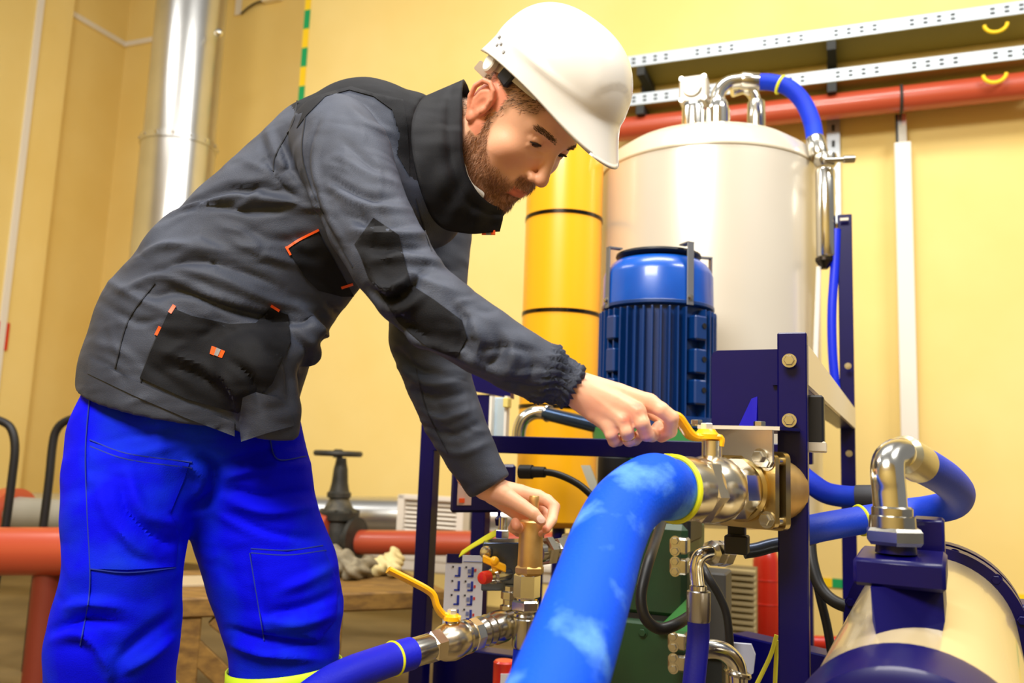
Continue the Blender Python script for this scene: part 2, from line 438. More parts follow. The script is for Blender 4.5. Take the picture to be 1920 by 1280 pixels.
def patch(name, bvh, poly, m, parent, lift=.0015, thick=.0015, step=6, closed=True):
    """a panel of cloth lying on a body surface: pixel outline -> thin raised shell"""
    L = np.asarray(poly, float); pts = []
    for i in range(len(L)):
        a, b = L[i], L[(i+1) % len(L)]; k = max(1, int(np.linalg.norm(b-a)/step))
        pts += [a+(b-a)*j/k for j in range(k)]
    nb = len(pts); lo, hi = L.min(0), L.max(0)
    gx, gy = np.meshgrid(np.arange(lo[0]+step/2, hi[0], step), np.arange(lo[1]+step/2, hi[1], step)); G = np.stack([gx.ravel(), gy.ravel()], 1)
    G = G[inpoly(G, L)] if len(G) else G
    if len(G):
        d, _ = pdist(G, np.vstack([L, L[:1]])); G = G[d > step*.45]
    A = [Vector((float(p[0]), float(p[1]))) for p in list(pts)+list(G)]
    vs, es, fs, *_ = delaunay_2d_cdt(A, [], [list(range(nb))], 1, 1e-4)
    hit = []; last = 1.3
    P3 = []; N3 = []
    for p in vs:
        d = Vector(nrm(ray(p.x, p.y))); h = bvh.ray_cast(Vector(CAM), d)
        if h[0] is None or h[3] > 2.2: P3.append(None); N3.append(None)
        else: P3.append(np.array(h[0])); N3.append(np.array(h[1]))
    ok = [i for i in range(len(vs)) if P3[i] is not None]
    if not ok: return None
    for i in range(len(vs)):
        if P3[i] is None:
            j = min(ok, key=lambda q: (vs[q]-vs[i]).length); d = nrm(ray(vs[i].x, vs[i].y)); P3[i] = CAM+d*np.linalg.norm(P3[j]-CAM); N3[i] = N3[j]
    P3 = np.array(P3); vd = np.array([nrm(q-CAM) for q in P3])
    out = P3-vd*(lift+thick); back = P3+vd*.003
    n = len(P3); f = []
    for t in fs:
        t = list(t); q = out[t]
        if np.cross(q[1]-q[0], q[2]-q[0])@vd[t[0]] > 0: t = t[::-1]
        f.append(tuple(t))
    cnt = {}
    for t in f:
        for i in range(len(t)): cnt[(t[i], t[(i+1) % len(t)])] = 1
    for (a, b) in list(cnt):
        if (b, a) not in cnt: f.append((b, a, a+n, b+n))
    return link(name, np.vstack([out, back]), f, m, parent, True, 50)
def strip(name, bvh, line, w, m, parent, lift=.001, n=6):
    """a narrow raised strip (seam, piping) along a pixel line on a body surface"""
    L = spline([(x, y, 0) for x, y in line], n)[:, :2] if len(line) > 2 else np.array([np.array(line[0])+(np.array(line[1])-np.array(line[0]))*t for t in np.linspace(0, 1, n)], float)
    T = np.gradient(L, axis=0); T /= np.linalg.norm(T, axis=1)[:, None]+1e-9; Nn = np.stack([-T[:, 1], T[:, 0]], 1)
    poly = list(L+Nn*w/2)+list((L-Nn*w/2)[::-1])
    return patch(name, bvh, poly, m, parent, lift, .001, max(w, 4))
def cpx(pts):                                      # [(x,y,Y,r_px)] -> points, radii in metres
    return [W(*p[:3]) for p in pts], [p[3]*mpp(p[2]) for p in pts]
# ================================================================== THE ROOM
PW = np.array([1.66, 4.5, 0.0])
def onplane(x, y, p0, n):
    d = ray(x, y); return CAM+d*(((p0-CAM)@n)/(d@n))
def onW1(x, y, off=0): return onplane(x, y, PW-VD*off, VD)
def struct(o): o['kind'] = 'structure'; return o
E1 = onW1(550, 300); E1[2] = 0
P2 = E1+VD*.4
def onW2(x, y, off=0): return onplane(x, y, P2-VD*off, VD)
C2 = onW2(213, 300); C2[2] = 0
def onW3(x, y, off=0): return onplane(x, y, C2+UD*off, UD)
HT_ROOM = 5.6
b = MB(); g0 = np.array([.5, 2.8, -.06]); b.box(g0+UD*.6, UD*6.1, VD*5.5, ZD*.06); struct(b.build('floor', floor_m, None, False))
b = MB(); b.box(E1+UD*3.6+VD*.3+ZD*HT_ROOM/2, UD*3.6, VD*.3, ZD*HT_ROOM/2); struct(b.build('wall_back', wall_m, None, False))
b = MB(); b.box((E1+C2)/2+VD*.3+UD*.0+ZD*HT_ROOM/2, UD*1.5, VD*.1, ZD*HT_ROOM/2)
L2 = np.linalg.norm((E1+VD*.4-C2)); b = MB(); b.box((E1+VD*.4+C2)/2+VD*.1+UD*.1+ZD*HT_ROOM/2, UD*(L2/2+.2), VD*.1, ZD*HT_ROOM/2); struct(b.build('wall_recess', wall_m, None, False))
b = MB(); b.box(C2-VD*3+VD*.2-UD*.1+ZD*HT_ROOM/2, UD*.1, VD*3.2, ZD*HT_ROOM/2); struct(b.build('wall_left', wall_m, None, False))
pa = onW3(118, 200, .1); pa[2] = 0
b = MB(); b.box(pa-VD*.35-UD*.05+ZD*HT_ROOM/2, UD*.05, VD*.35, ZD*HT_ROOM/2); struct(b.build('trim_1', wall_m, None, False))
b = MB(); q = onW3(100, 200); q[2] = 0; b.box(C2-VD*2.5+UD*.012+ZD*.06, UD*.012, VD*2.5, ZD*.06); struct(b.build('baseboard_left', mat('skirting', (214, 200, 170), .6), None, False))

b = MB(); b.box(np.array([.5, 2.8, 0])-VD*5.4+ZD*HT_ROOM/2, UD*5.5, VD*.1, ZD*HT_ROOM/2); struct(b.build('wall_front', wall_m, None, False))

# white cable trunking on the walls
def trunk(name, a, c, w, label, off_dir, t=.02):
    a, c = np.asarray(a), np.asarray(c); d = c-a; L = np.linalg.norm(d); d /= L; o = nrm(off_dir); s = np.cross(d, o)
    th = thing(name, (a+c)/2*np.array([1, 1, 0])+np.array([0, 0, min(a[2], c[2])]), label, 'trunking')
    b = MB(); b.box((a+c)/2+o*t*.45, d*L/2, s*w/2, o*t*.45); b.build('base_channel', white_m, th, False)
    b = MB(); b.box((a+c)/2+o*t*.95, d*L/2, s*w*.46, o*t*.06); b.build('snap_lid', white_m, th, False)
    return th
top = onW3(40, 300, .1); tz = onW3(213, 72)[2]
trunk('cable_trunking', np.array([top[0], top[1], .5]), np.array([top[0], top[1], tz]), .05, 'upright white cable trunking on the projecting left wall', UD)
cn = C2+ZD*tz
trunk('cable_trunking', cn-VD*.02, cn-VD*1.6, .045, 'white cable trunking running along the left wall to the corner', UD)
e2 = onW2(300, 54); e2[2] = tz
trunk('cable_trunking', cn, cn+UD*.8, .045, 'short white cable trunking from the corner to the metal duct', -VD)
p = onW2(447, 30); trunk('cable_trunking', p, p+ZD*.5, .05, 'stub of white trunking right of the metal duct at the top', -VD)
p = onW2(515, -2); b = MB(); b.box(p-VD*.03, UD*.09, VD*.03, ZD*.035, .008); props(b.build('socket_box', white_m, None), 'white plastic socket box at the top beside the taped corner', 'socket box')
b = MB(); b.tube(spline([onW2(452, 26, .02), onW2(466, 14, .03), onW2(484, 4, .03), onW2(505, 1, .03)], 6), .008, 8); props(b.build('black_cable', rubber_m, None), 'short black cable curving into the white socket box', 'cable')

# green and yellow marking tape
def tape(label, start, d, n, seglen, w, off, side):
    th = thing('marking_tape', start, label, 'tape')
    for i in range(n):
        b = MB(); b.box(start+d*seglen*(i+.5)+off*.0015, d*seglen/2, side*w/2, off*.0015); b.build('tape_segment', green_m if i % 2 else yellow_m, th, False)
ts = onW1(550, -30, 0); ts = np.array([E1[0], E1[1], ts[2]])+UD*.03-VD*.003
sl = (onW1(550, 24)[2]-onW1(550, 56)[2])*1.08
ts[2] = onW1(552, 24)[2]+2*sl*1.0-sl
tape('vertical green and yellow marking tape on the outer corner of the wall', ts, -ZD, 26, sl, .048, -VD, UD)
t0 = onW1(1380, 1092); t1 = onW1(1930, 1124)
tape('low horizontal green and yellow marking tape on the right wall', np.array([t0[0], t0[1], .30])-VD*.003, UD, 16, .16, .045, -VD, ZD)

# silver ventilation duct
dc = W(346, 160, 5.6); r = 66*mpp(5.6); zc = W(335, 272, 5.6)[2]
th = thing('ventilation_duct', (dc[0], dc[1], 0), 'shiny galvanised round ventilation duct rising up the left wall', 'duct')
b = MB(); b.lathe((dc[0], dc[1], 0), ZD, [(0, r*1.04), (zc, r*1.04)], 48); b.build('lower_section', duct_m, th)
b = MB(); b.lathe((dc[0], dc[1], zc), ZD, [(0, r), (5.4-zc, r)], 48); b.build('upper_section', duct_m, th)
b = MB(); b.lathe((dc[0], dc[1], zc-.03), ZD, [(0, r*1.04), (.005, r*1.08), (.05, r*1.08), (.055, r*1.0)], 48); b.build('joint_collar', duct_m, th)
for k in range(14):
    a = 2*math.pi*k/14; d = np.array([math.cos(a), math.sin(a), 0]); b = MB(); b.lathe(np.array([dc[0], dc[1], zc])+d*r*1.075, d, [(0, .011), (.008, .009)], 8); b.build('rivet', chrome_m, th)
p = W(411, 62, 5.42); b = MB(); b.sphere(p, .03, 14); b.build('sampling_plug', chrome_m, th)

# cable trays high on the back wall, with slotted side rails
def tray(label, yl, yr, h, off, zoff):
    a = onW1(1150, yl, off); c = onW1(1990, yr, off); z = (a[2]+c[2])/2; a[2] = c[2] = z; d = UD; L = np.linalg.norm(c-a)
    th = thing('cable_tray', (a+c)/2, label, 'cable tray', 'slotted cable trays on the back wall')
    mid = (a+c)/2
    b = MB(); b.box(mid+ZD*h/2, d*L/2, VD*.004, ZD*h/2); b.box(mid+ZD*(h-.003)+VD*.012, d*L/2, VD*.012, ZD*.003); b.build('front_rail', tray_m, th, False)
    b = MB(); b.box(mid+VD*(off*.5), d*L/2, VD*off*.5, ZD*.003); b.build('tray_base', trayin_m, th, False)
    b = MB(); b.box(mid+ZD*h/2+VD*(off-.01), d*L/2, VD*.004, ZD*h/2); b.build('back_rail', tray_m, th, False)
    first = None
    for gk in np.arange(.12, L, .36):
        for k in range(4):
            for zz in (.33, .67):
                p = a+d*(gk+k*.062)-VD*.005+ZD*h*zz
                if first is None:
                    b = MB(); b.box(p, d*.010, VD*.002, ZD*.005); first = b.build('slot', slot_m, th, False); base = p
                else:
                    o = first.copy(); COL.objects.link(o); o.parent = th; o.location = first.location+Vector(p-base)
    return th, z, a, c
ty, zt1, *_ = tray('upper galvanised cable tray on the back wall', 122, 26, .066, .28, 0)
ty2, zt2, *_ = tray('lower galvanised cable tray just above the long red pipe', 200, 104, .066, .28, 0)
for x, lab in ((1212, 'dark tray bracket on the wall behind the hard hat'), (1560, 'dark tray bracket on the wall above the blue tank hose')):
    p = onW1(x, 120, .155); th = thing('tray_bracket', (p[0], p[1], zt2), lab, 'bracket', 'brackets carrying the cable trays')
    b = MB(); b.box(np.array([p[0], p[1], zt1-.035]), VD*.14, UD*.022, ZD*.025); b.build('arm', slot_m, th, False)
    b = MB(); b.box(np.array([p[0], p[1], zt2-.035]), VD*.14, UD*.022, ZD*.025); b.build('arm', slot_m, th, False)
    b = MB(); q = onW1(x, 120, .036); b.box(np.array([q[0], q[1], (zt1+zt2)/2]), VD*.02, UD*.025, ZD*(zt1-zt2)*.75); b.build('upright', slot_m, th, False)
for (x, y, lab) in ((1867, 44, 'yellow plastic hook hanging under the upper cable tray'), (1865, 138, 'yellow plastic hook hanging under the lower cable tray')):
    c = onW1(x, y, .3); b = MB(); b.tube([c+UD*.05*math.cos(t)+ZD*.045*math.sin(t) for t in np.linspace(math.pi*1.02, math.pi*1.98, 14)], .009, 8); props(b.build('cable_hook', yellow_m, None), lab, 'hook')
# red pipe along the back wall
a = onW1(1120, 232, .2); c = onW1(2000, 156, .2); z = (a[2]+c[2])/2-.02; a[2] = c[2] = z
th = thing('wall_pipe', (a+c)/2, 'long red pipe along the back wall under the cable trays', 'pipe')
b = MB(); b.cyl(a, c, .066, n=32); b.build('pipe_run', red_m, th)
b = MB(); q = onW1(1690, 200, .2); q[2] = z; b.torus(q, UD, .067, .008, 30, 8); b.build('pipe_clamp', slot_m, th)
# white strip hanging from a clamp, slotted strut
th = thing('hanging_strip', onW1(1700, 840, .08), 'white vertical trunking hanging from a clamp below the red pipe', 'trunking')
a = onW1(1692, 268, .1); w = 15*mpp(a[1]); zb = onW1(1706, 838, .1)[2]
b = MB(); b.box(np.array([a[0], a[1], (a[2]+zb)/2]), UD*w, VD*.02, ZD*(a[2]-zb)/2, .004); b.build('channel', white_m, th)
b = MB(); b.box(np.array([a[0], a[1], a[2]+.07]), UD*.02, VD*.012, ZD*.085); b.build('hanger', chrome_m, th, False)
b = MB(); b.box(np.array([a[0], a[1], a[2]+.07])-UD*.025, UD*.006, VD*.014, ZD*.085); b.build('hanger_edge', slot_m, th, False)
th = thing('wall_strut', onW1(1562, 300, .03), 'slotted metal strut on the wall behind the tank gauge', 'strut')
a = onW1(1562, 222, .03); zb = onW1(1562, 420, .03)[2]; b = MB(); b.box(np.array([a[0], a[1], (a[2]+zb)/2]), UD*.033, VD*.015, ZD*(a[2]-zb)/2); b.build('channel', tray_m, th, False)
for k in range(7):
    b = MB(); b.box(np.array([a[0], a[1], a[2]-.06-.09*k])-VD*.016, UD*.008, VD*.002, ZD*.018); b.build('slot', slot_m, th, False)

# ---- low things along the far wall
def pipe(name, a, c, r, m, label, cat='pipe', parts=None):
    th = thing(name, (np.asarray(a)+np.asarray(c))/2*np.array([1, 1, 1]), label, cat); b = MB(); b.cyl(a, c, r, n=36); b.build('pipe_run', m, th); return th
# insulated silver pipe
a, c = W(-80, 958, 4.85), W(1010, 972, 4.55); th = pipe('insulated_pipe', a, c, .105, duct_m, 'fat silver insulated pipe low along the far wall', 'pipe')
for t in (.1, .35, .68, .8, .92):
    q = a+(c-a)*t; b = MB(); b.torus(q, c-a, .106, .006, 36, 8); b.build('band', steel_m, th)
# louvred vent box
p0 = W(812, 968, 4.35); th = thing('louvre_box', p0-ZD*.1, 'white louvred vent box in front of the silver pipe', 'vent')
hw, hh = 66*mpp(4.35), 36*mpp(4.35); b = MB(); b.box(p0+VD*.06, UD*hw*.86, VD*.05, ZD*hh*.9); b.build('housing', mat('louvre_inside', (120, 112, 92), .7), th, False)
b = MB()
for sgn in (-1, 1): b.box(p0+UD*sgn*hw*.92, UD*hw*.1, VD*.04, ZD*hh)
b.box(p0+ZD*hh*.93, UD*hw, VD*.04, ZD*hh*.1); b.build('frame', white_m, th, False)
for k in range(8):
    b = MB(); b.box(p0+ZD*hh*(.72-.22*k), UD*hw*.84, VD*.02-ZD*.010, ZD*.0045+VD*.004); b.build('louvre_slat', white_m, th, False)
# pale low skirting box
a = W(855, 1058, 4.5); b = MB(); b.box(a, UD*.95, VD*.05, ZD*.05, .01); b.box(a+ZD*.02-VD*.052, UD*.95, VD*.006, ZD*.008); props(b.build('low_cable_duct', white_m, None), 'pale low cable duct under the red pipe at the far wall', 'duct')
# red pipe with the black gate valve
gY = 4.1
a, c = W(655, 1016, gY), W(1060, 1020, gY-.18); th = thing('floor_pipe', (a+c)/2, 'red pipe running right from the black gate valve', 'pipe')
b = MB(); b.cyl(a, c, 22*mpp(gY), n=36); b.build('pipe_run', red_m, th)
b = MB(); b.lathe(W(606, 996, gY), UD, [(-.03, 20*mpp(gY)), (0, 41*mpp(gY)), (.06, 41*mpp(gY)), (.065, 30*mpp(gY))], 36); props(b.build('red_flange', red_m, None), 'round red flange on the left of the black gate valve', 'flange')
gv = thing('gate_valve', W(640, 1060, gY), 'black cast iron gate valve with handwheel behind the man', 'valve')
def vpx(y): return W(637, y, gY)
s = mpp(gY); gc = W(637, 940, gY)
def lat(name, prof, m=iron_m, n=32, cx=637):
    b = MB(); o = W(cx, 940, gY); b.lathe(o, ZD, [((940-y)*s, r*s) for y, r in prof], n); return b.build(name, m, gv)
wc = W(634, 850, gY); b = MB(); b.torus(wc, ZD, 40*s, 5.5*s, 40, 10); wheel = b.build('handwheel', iron_m, gv)
for k in range(4):
    a = math.pi*k/2+.3; d = np.array([math.cos(a), math.sin(a), 0]); b = MB(); b.cyl(wc+d*6*s-ZD*.004, wc+d*38*s, 4*s, n=10); b.build('spoke', iron_m, wheel)
b = MB(); b.lathe(wc-ZD*8*s, ZD, [(0, 9*s), (14*s, 9*s), (16*s, 6*s)], 16); b.build('wheel_hub', iron_m, wheel)
lat('yoke', [(925, 19), (905, 15), (880, 13), (872, 11), (860, 9)], cx=635)
lat('gland_flange', [(934, 18), (932, 22), (924, 22), (920, 17)], cx=635)
lat('bonnet', [(962, 32), (950, 26), (938, 19), (932, 17)], mat('iron_worn', (96, 90, 74), .6, col2=(50, 50, 46), nscale=25), cx=636)
lat('bonnet_flange', [(975, 30), (972, 37), (958, 38), (955, 34)])
for k in range(8):
    a = 2*math.pi*k/8; d = np.array([math.cos(a), math.sin(a), 0]); bolt(gv, W(637, 958, gY)+d*33*s, ZD, 3.5*s, m=iron_m)
lat('valve_body', [(1048, 18), (1040, 28), (1010, 31), (980, 30), (970, 26)])
for dx, nm in ((34, 1), (-34, 0)):
    o = W(637, 1009, gY)+UD*dx*s; b = MB(); b.lathe(o, UD*(1 if dx > 0 else -1), [(-28*s, 26*s), (-5*s, 26*s), (-5*s, 40*s), (3*s, 40*s), (3*s, 30*s)], 32); b.build('end_flange', iron_m, gv)

# left red pipe with its leg, flange and grey pipe end
lY = 3.05; s = mpp(lY)
th = thing('red_pipe', W(95, 1033, lY), 'thick glossy red pipe at the left edge ending behind the man', 'pipe')
a, c = W(-90, 1033, lY), W(262, 1033, lY); b = MB(); b.cyl(a, c, 43*s, n=40); b.build('pipe_run', red_m, th)
q = W(96, 1033, lY+.02); b = MB(); b.cyl(np.array([q[0], q[1], .02]), q, 26*s, n=32); b.build('support_leg', mat('red_dark', (120, 44, 26), .5), th)
b = MB(); b.cyl(np.array([q[0], q[1], 0]), np.array([q[0], q[1], .02]), 46*s, n=32); b.build('foot_plate', MATS['red_dark'], th)
o = W(18, 962, 3.9); s = mpp(3.9)
b = MB(); b.lathe(o, UD, [(-.14, 24*s), (-.03, 24*s), (-.03, 46*s), (.04, 46*s), (.045, 36*s)], 36); th = props(b.build('red_flange', red_m, None), 'round red flange behind the black rail at the left edge', 'flange')
b = MB(); b.cyl(o+UD*.05, o+UD*.62, 31*s, n=36); props(b.build('grey_pipe', mat('pipe_grey', (150, 148, 138), .5), None), 'grey pipe between the left red flange and the man', 'pipe')
# black bent rails
def rail(pts, label):
    b = MB(); P = pxline(pts, 8); b.tube(P, .016, 12); props(b.build('bent_rail', mblack_m, None), label, 'rail', 'black bent rails of a trolley')
def pf(x, Y): q = W(x, 1280, Y); return q
rail([(-60, 800, 3.4), (-20, 786, 3.4), (6, 791, 3.4), (22, 806, 3.4), (28, 840, 3.4), (22, 900, 3.4), (9, 995, 3.4), (-8, 1090, 3.4), (-35, 1262, 3.4)], 'black bent steel rail at the left edge of the picture')
rail([(200, 800, 3.4), (150, 784, 3.4), (122, 790, 3.4), (105, 808, 3.4), (98, 840, 3.4), (92, 900, 3.4), (80, 994, 3.4), (68, 1083, 3.4), (48, 1262, 3.4)], 'black bent steel rail just behind the man')

# wooden work platform with things lying on it
wz = .42; wa = Wz(310, 1122, wz); wr = Wz(838, 1106, wz); WU = nrm(wr-wa); WV = np.cross(ZD, WU)
th = thing('wooden_platform', (wa[0]+.4, wa[1], 0), 'rough wooden plank platform standing behind the man', 'platform')
L = np.linalg.norm(wr-wa); st = wa
for k in range(4):
    b = MB(); b.box(st+WU*L/2+WV*(.075+.152*k)-ZD*.03, WU*L/2, WV*.074, ZD*.03, .006); b.build('plank', wood_m, th)
for (u_, v_) in ((.06, .04), (.06, .55), (L-.4, .04), (L-.4, .55)):
    b = MB(); q = st+WU*u_+WV*v_; b.box(np.array([q[0], q[1], .18]), WU*.05, WV*.03, ZD*.18, .004); b.build('leg', wood_m, th)
b = MB(); q0 = st+WU*.1+WV*.02; 
for u0, u1 in ((L-.9, L-.55), (.15, .55)):
    b = MB(); a = st+WU*u0+WV*.03; c = st+WU*u1+WV*.03; a[2] = .36; c[2] = .03; d = nrm(c-a); b.box((a+c)/2, (c-a)/2, np.cross(d, WV)*.03, WV*.018, .003); b.build('brace', wood_m, th)
b = MB(); q = Wz(362, 1089, wz+.004); b.box(q, WU*.07, WV*.10, ZD*.004, .001); props(b.build('notebook', mat('notebook', (178, 160, 128), .6), None), 'thin pale notebook lying on the wooden platform', 'notebook')
def lump(name, pts, rs, m, label, cat, seed):
    P = [np.asarray(p) for p in pts]; lo = np.min(P, 0)-.12; hi = np.max(P, 0)+.12; sd = SDF(lo, hi, .006)
    for i in range(len(P)-1): sd.cone(P[i], P[i+1], rs[i], rs[i+1], .012)
    sd.plane((0, 0, wz), (0, 0, -1), lo, hi, .002)
    V, Fc = sd.mesh(); N = vnormals(V, Fc); V = V+N*(.008*np.sin(V[:, 0]*70+seed)*np.sin(V[:, 1]*60+V[:, 2]*90)+.004*np.sin(V[:, 0]*150+V[:, 2]*170))[:, None]
    V[:, 2] = np.maximum(V[:, 2], wz+.001)
    return props(link(name, V, Fc, m, None), label, cat)
g = lambda x, y, dz: Wz(x, y, wz)+ZD*dz
lump('cloth_rag', [g(612, 1078, .06), g(640, 1082, .05), g(668, 1084, .035), g(690, 1080, .04), g(655, 1088, .03)], [.05, .045, .035, .03, .03], rag_m, 'crumpled grey rag on the wooden platform by the gate valve', 'rag', 1)
lump('work_glove', [g(700, 1080, .03), g(728, 1078, .035), g(738, 1070, .06), g(744, 1072, .05), g(735, 1084, .03)], [.03, .038, .026, .02, .024], glove_m, 'pale crumpled work glove on the wooden platform', 'glove', 3)
# red-and-white edge of a sign at the far left
p = onW3(-6, 628, .11); b = MB(); b.box(p, VD*.09, ZD*.10, UD*.004); sg = thing('wall_sign', p, 'red-edged sign on the wall at the left edge', 'sign'); b.build('sign_plate', redb_m, sg, False)

# things seen low on the right behind the frame
fY = 3.7; s = mpp(fY); q = W(1437, 1205, fY)
th = thing('red_cylinder', q, 'upright red bottle on the floor behind the blue frame', 'bottle')
b = MB(); b.lathe(q, ZD, [(0, 20*s), (6*s, 24*s), (145*s, 24*s), (165*s, 17*s), (172*s, 9*s), (180*s, 9*s)], 32); b.build('bottle_body', redb_m, th)
for hh in (70, 112): b = MB(); b.torus(q+ZD*hh*s, ZD, 24.2*s, 1.2*s, 30, 8); b.build('weld_ring', redb_m, th)
a, c = W(1380, 1198, 3.9), W(1700, 1210, 3.75); b = MB(); b.cyl(a, c, .028, n=20); props(b.build('low_red_pipe', redb_m, None), 'thin red pipe low along the right wall', 'pipe')
p0 = W(1388, 1128, 3.3); s = mpp(3.3); th = thing('radiator', (p0[0], p0[1], 0), 'finned grey cooler behind the chrome elbow', 'cooler')
b = MB(); b.box(np.array([p0[0], p0[1], (p0[2]-60*s)/2])+VD*.05, UD*20*s, VD*.03, ZD*(p0[2]-60*s)/2); b.build('stand', slot_m, th, False)
b = MB(); b.box(p0+VD*.05, UD*26*s, VD*.04, ZD*60*s); b.build('core', mat('cooler_core', (140, 128, 96), .6), th, False)
for k in range(11):
    b = MB(); b.box(p0+ZD*(-55+11*k)*s, UD*27*s, VD*.02+ZD*.004, ZD*2.6*s); b.build('fin', mat('cooler_fin', (206, 192, 150), .5), th, False)
# ================================================================== THE MACHINE
def zat(x, y, Y): return W(x, y, Y)[2]
def vlat(parent, name, x, y0, Y, prof, m, n=40, label=None):
    """upright turned part: centre pixel x (at row y0), profile [(row y, radius px)] measured at depth Y"""
    o = W(x, y0, Y); b = MB(); s = mpp(Y); pr = sorted([((y0-y)*s, r*s) for y, r in prof], key=lambda q: q[0])
    pr = [((y0-y)*s, r*s) for y, r in prof]
    if pr[0][0] > pr[-1][0]: pr = pr[::-1]
    b.lathe(o, ZD, pr, n); return b.build(name, m, parent, label=label)
def hlat(parent, name, a, c, prof, m, n=32, phase=0, label=None):
    """turned part along a->c; profile [(fraction, radius m)]"""
    a, c = np.asarray(a, float), np.asarray(c, float); L = np.linalg.norm(c-a); b = MB(); b.lathe(a, c-a, [(t*L, r) for t, r in prof], n, phase); return b.build(name, m, parent, label=label)
def tubepart(parent, name, pts, rpx, Y, m, n=20, seg=8):
    b = MB(); b.tube(pxline(pts, seg), rpx*mpp(Y), n); return b.build(name, m, parent)
def sbox(parent, name, c, hu, hv, hz, m, bev=0, U=None, V=None):
    b = MB(); b.box(c, (UD if U is None else U)*hu, (VD if V is None else V)*hv, ZD*hz, bev); return b.build(name, m, parent, bev > 0)

# ---- frame
pA = W(1488, 900, 1.25); pB = W(1591, 900, 2.55); pC = W(799, 1000, 2.2)
frm = thing('machine_frame', (pA[0], pA[1], 0), 'navy blue steel frame carrying the pump, motor and valves', 'frame')
def post(p, zt, w=.0205, zb=0, name='post'): return sbox(frm, name, np.array([p[0], p[1], (zt+zb)/2]), w, w, (zt-zb)/2, navy_m, .002)
zA = zat(1497, 627, 1.25); post(pA, zA)
zB = zat(1583, 405, 2.55); post(pB, zB)
post(pC, 1.12, .02)
# inner bar at hand height
mid = pA+VD*.63; e1 = pC; zbar = zat(1100, 838, 2.0)
b = MB(); d = np.array([mid[0]-pC[0], mid[1]-pC[1], 0]); L = np.linalg.norm(d); d /= L
b.box(np.array([(mid[0]+pC[0])/2, (mid[1]+pC[1])/2, zbar]), d*L/2, np.cross(ZD, d)*.02, ZD*.021, .002); b.build('cross_bar', navy_m, frm)
# upper left beam and its rear post
pD = Wz(912, 722, 1.09); b = MB(); b.prism([onplane(x, y, pD-VD*.03, VD) for x, y in ((800, 664), (870, 690), (957, 728), (957, 747), (885, 733), (800, 700))], VD*.03); b.build('upper_beam', navy_m, frm, False)
pD = Wz(912, 722, 1.09); post(pD, 1.06, .022)
# side rail from front post to rear post: a navy channel, its outer face coloured cream to imitate reflected light
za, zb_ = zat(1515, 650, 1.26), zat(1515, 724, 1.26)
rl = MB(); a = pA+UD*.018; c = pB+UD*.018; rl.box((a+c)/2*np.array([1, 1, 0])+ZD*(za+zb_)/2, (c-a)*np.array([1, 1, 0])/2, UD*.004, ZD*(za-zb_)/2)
rl.build('side_rail', mat('rail_sheen_cream', (214, 204, 184), .35, coat=.3), frm, False)
b = MB(); b.box((a+c)/2*np.array([1, 1, 0])-UD*.025+ZD*(zb_+.003), (c-a)*np.array([1, 1, 0])/2, UD*.022, ZD*.003); b.build('rail_flange', navy_m, frm, False)
b = MB(); q = W(1530, 790, 1.30); b.box(q, UD*.012, VD*.03, ZD*.038, .003); b.build('channel_end', mblack_m, frm)
b = MB(); q = W(1529, 838, 1.30); b.box(q, UD*.016, VD*.03, ZD*.008, .002); b.build('channel_lip', MATS['rail_sheen_cream'], frm)
# bolted panel, gusset and shelf
pp = W(1470, 800, 1.262); pl = [onplane(x, y, pp, VD) for x, y in ((1334, 668), (1337, 661), (1345, 657), (1470, 654), (1470, 800), (1334, 802))]
b = MB(); b.prism(pl, VD*.005); b.build('bolt_panel', navy_m, frm, False)
b = MB(); b.prism([W(1384, 800, 1.27), W(1409, 747, 1.275), W(1420, 743, 1.275), W(1418, 800, 1.27)], VD*.012+UD*.004); b.build('gusset', mat('gusset_blue', (16, 14, 190), .3, coat=.6), frm, False)
zs = zat(1385, 806, 1.22)
def SZ(x, y): return Wz(x, y, zs)
b = MB(); sh0 = W(1308, 806, 1.21); sh0[2] = zs; b.prism([sh0, np.array([*W(1462, 806, 1.165)[:2], zs]), np.array([*W(1500, 822, 1.185)[:2], zs]), np.array([*W(1500, 822, 1.30)[:2], zs]), np.array([*W(1315, 800, 1.34)[:2], zs])], ZD*.004); b.build('shelf_plate', navy_m, frm, False)
b = MB(); a, c = sh0+ZD*.002-VD*.001, np.array([*W(1462, 806, 1.165)[:2], zs+.002])-VD*.001; d = c-a; b.box((a+c)/2, d/2, VD*.0012, ZD*.0026); b.build('shelf_lit_edge', MATS['rail_sheen_cream'], frm, False)  # cream strip paints the lit front edge of the navy shelf
for (x, y) in ((1480, 676), (1480, 788)): bolt(frm, W(x, y, 1.222), -VD, .0075)
for (x, Y) in ((1424, 1.215), (1306, 1.24)):
    q = W(x, 800, Y); q[2] = zs+.004; bolt(frm, q, ZD, .0085)
q = W(1423, 800, 1.215); q[2] = zs; bolt(frm, q, -ZD, .008, .01); b = MB(); b.cyl(q-ZD*.008, q-ZD*.022, .0045, n=12); b.build('bolt_end', steel_m, frm)
# base beams of the skid
for (p, c) in ((W(1385, 1245, 1.95), W(1580, 1260, 1.75)), (W(820, 1262, 2.3), W(1200, 1275, 2.1))):
    d = (c-p)*np.array([1, 1, 0]); b = MB(); b.box((p+c)/2, d/2, nrm(np.cross(ZD, d))*.03, ZD*.05, .003); b.build('base_beam', navy_m, frm)
for (x, y, Y) in ((1590, 686, 2.5), (1592, 850, 2.5)): bolt(frm, W(x, y, Y), -VD, .007)
b = MB(); q = W(1583, 412, 2.52); b.box(q-VD*.005, UD*.012, VD*.004, ZD*.004); b.build('slot_plate', MATS['rail_sheen_cream'], frm, False)

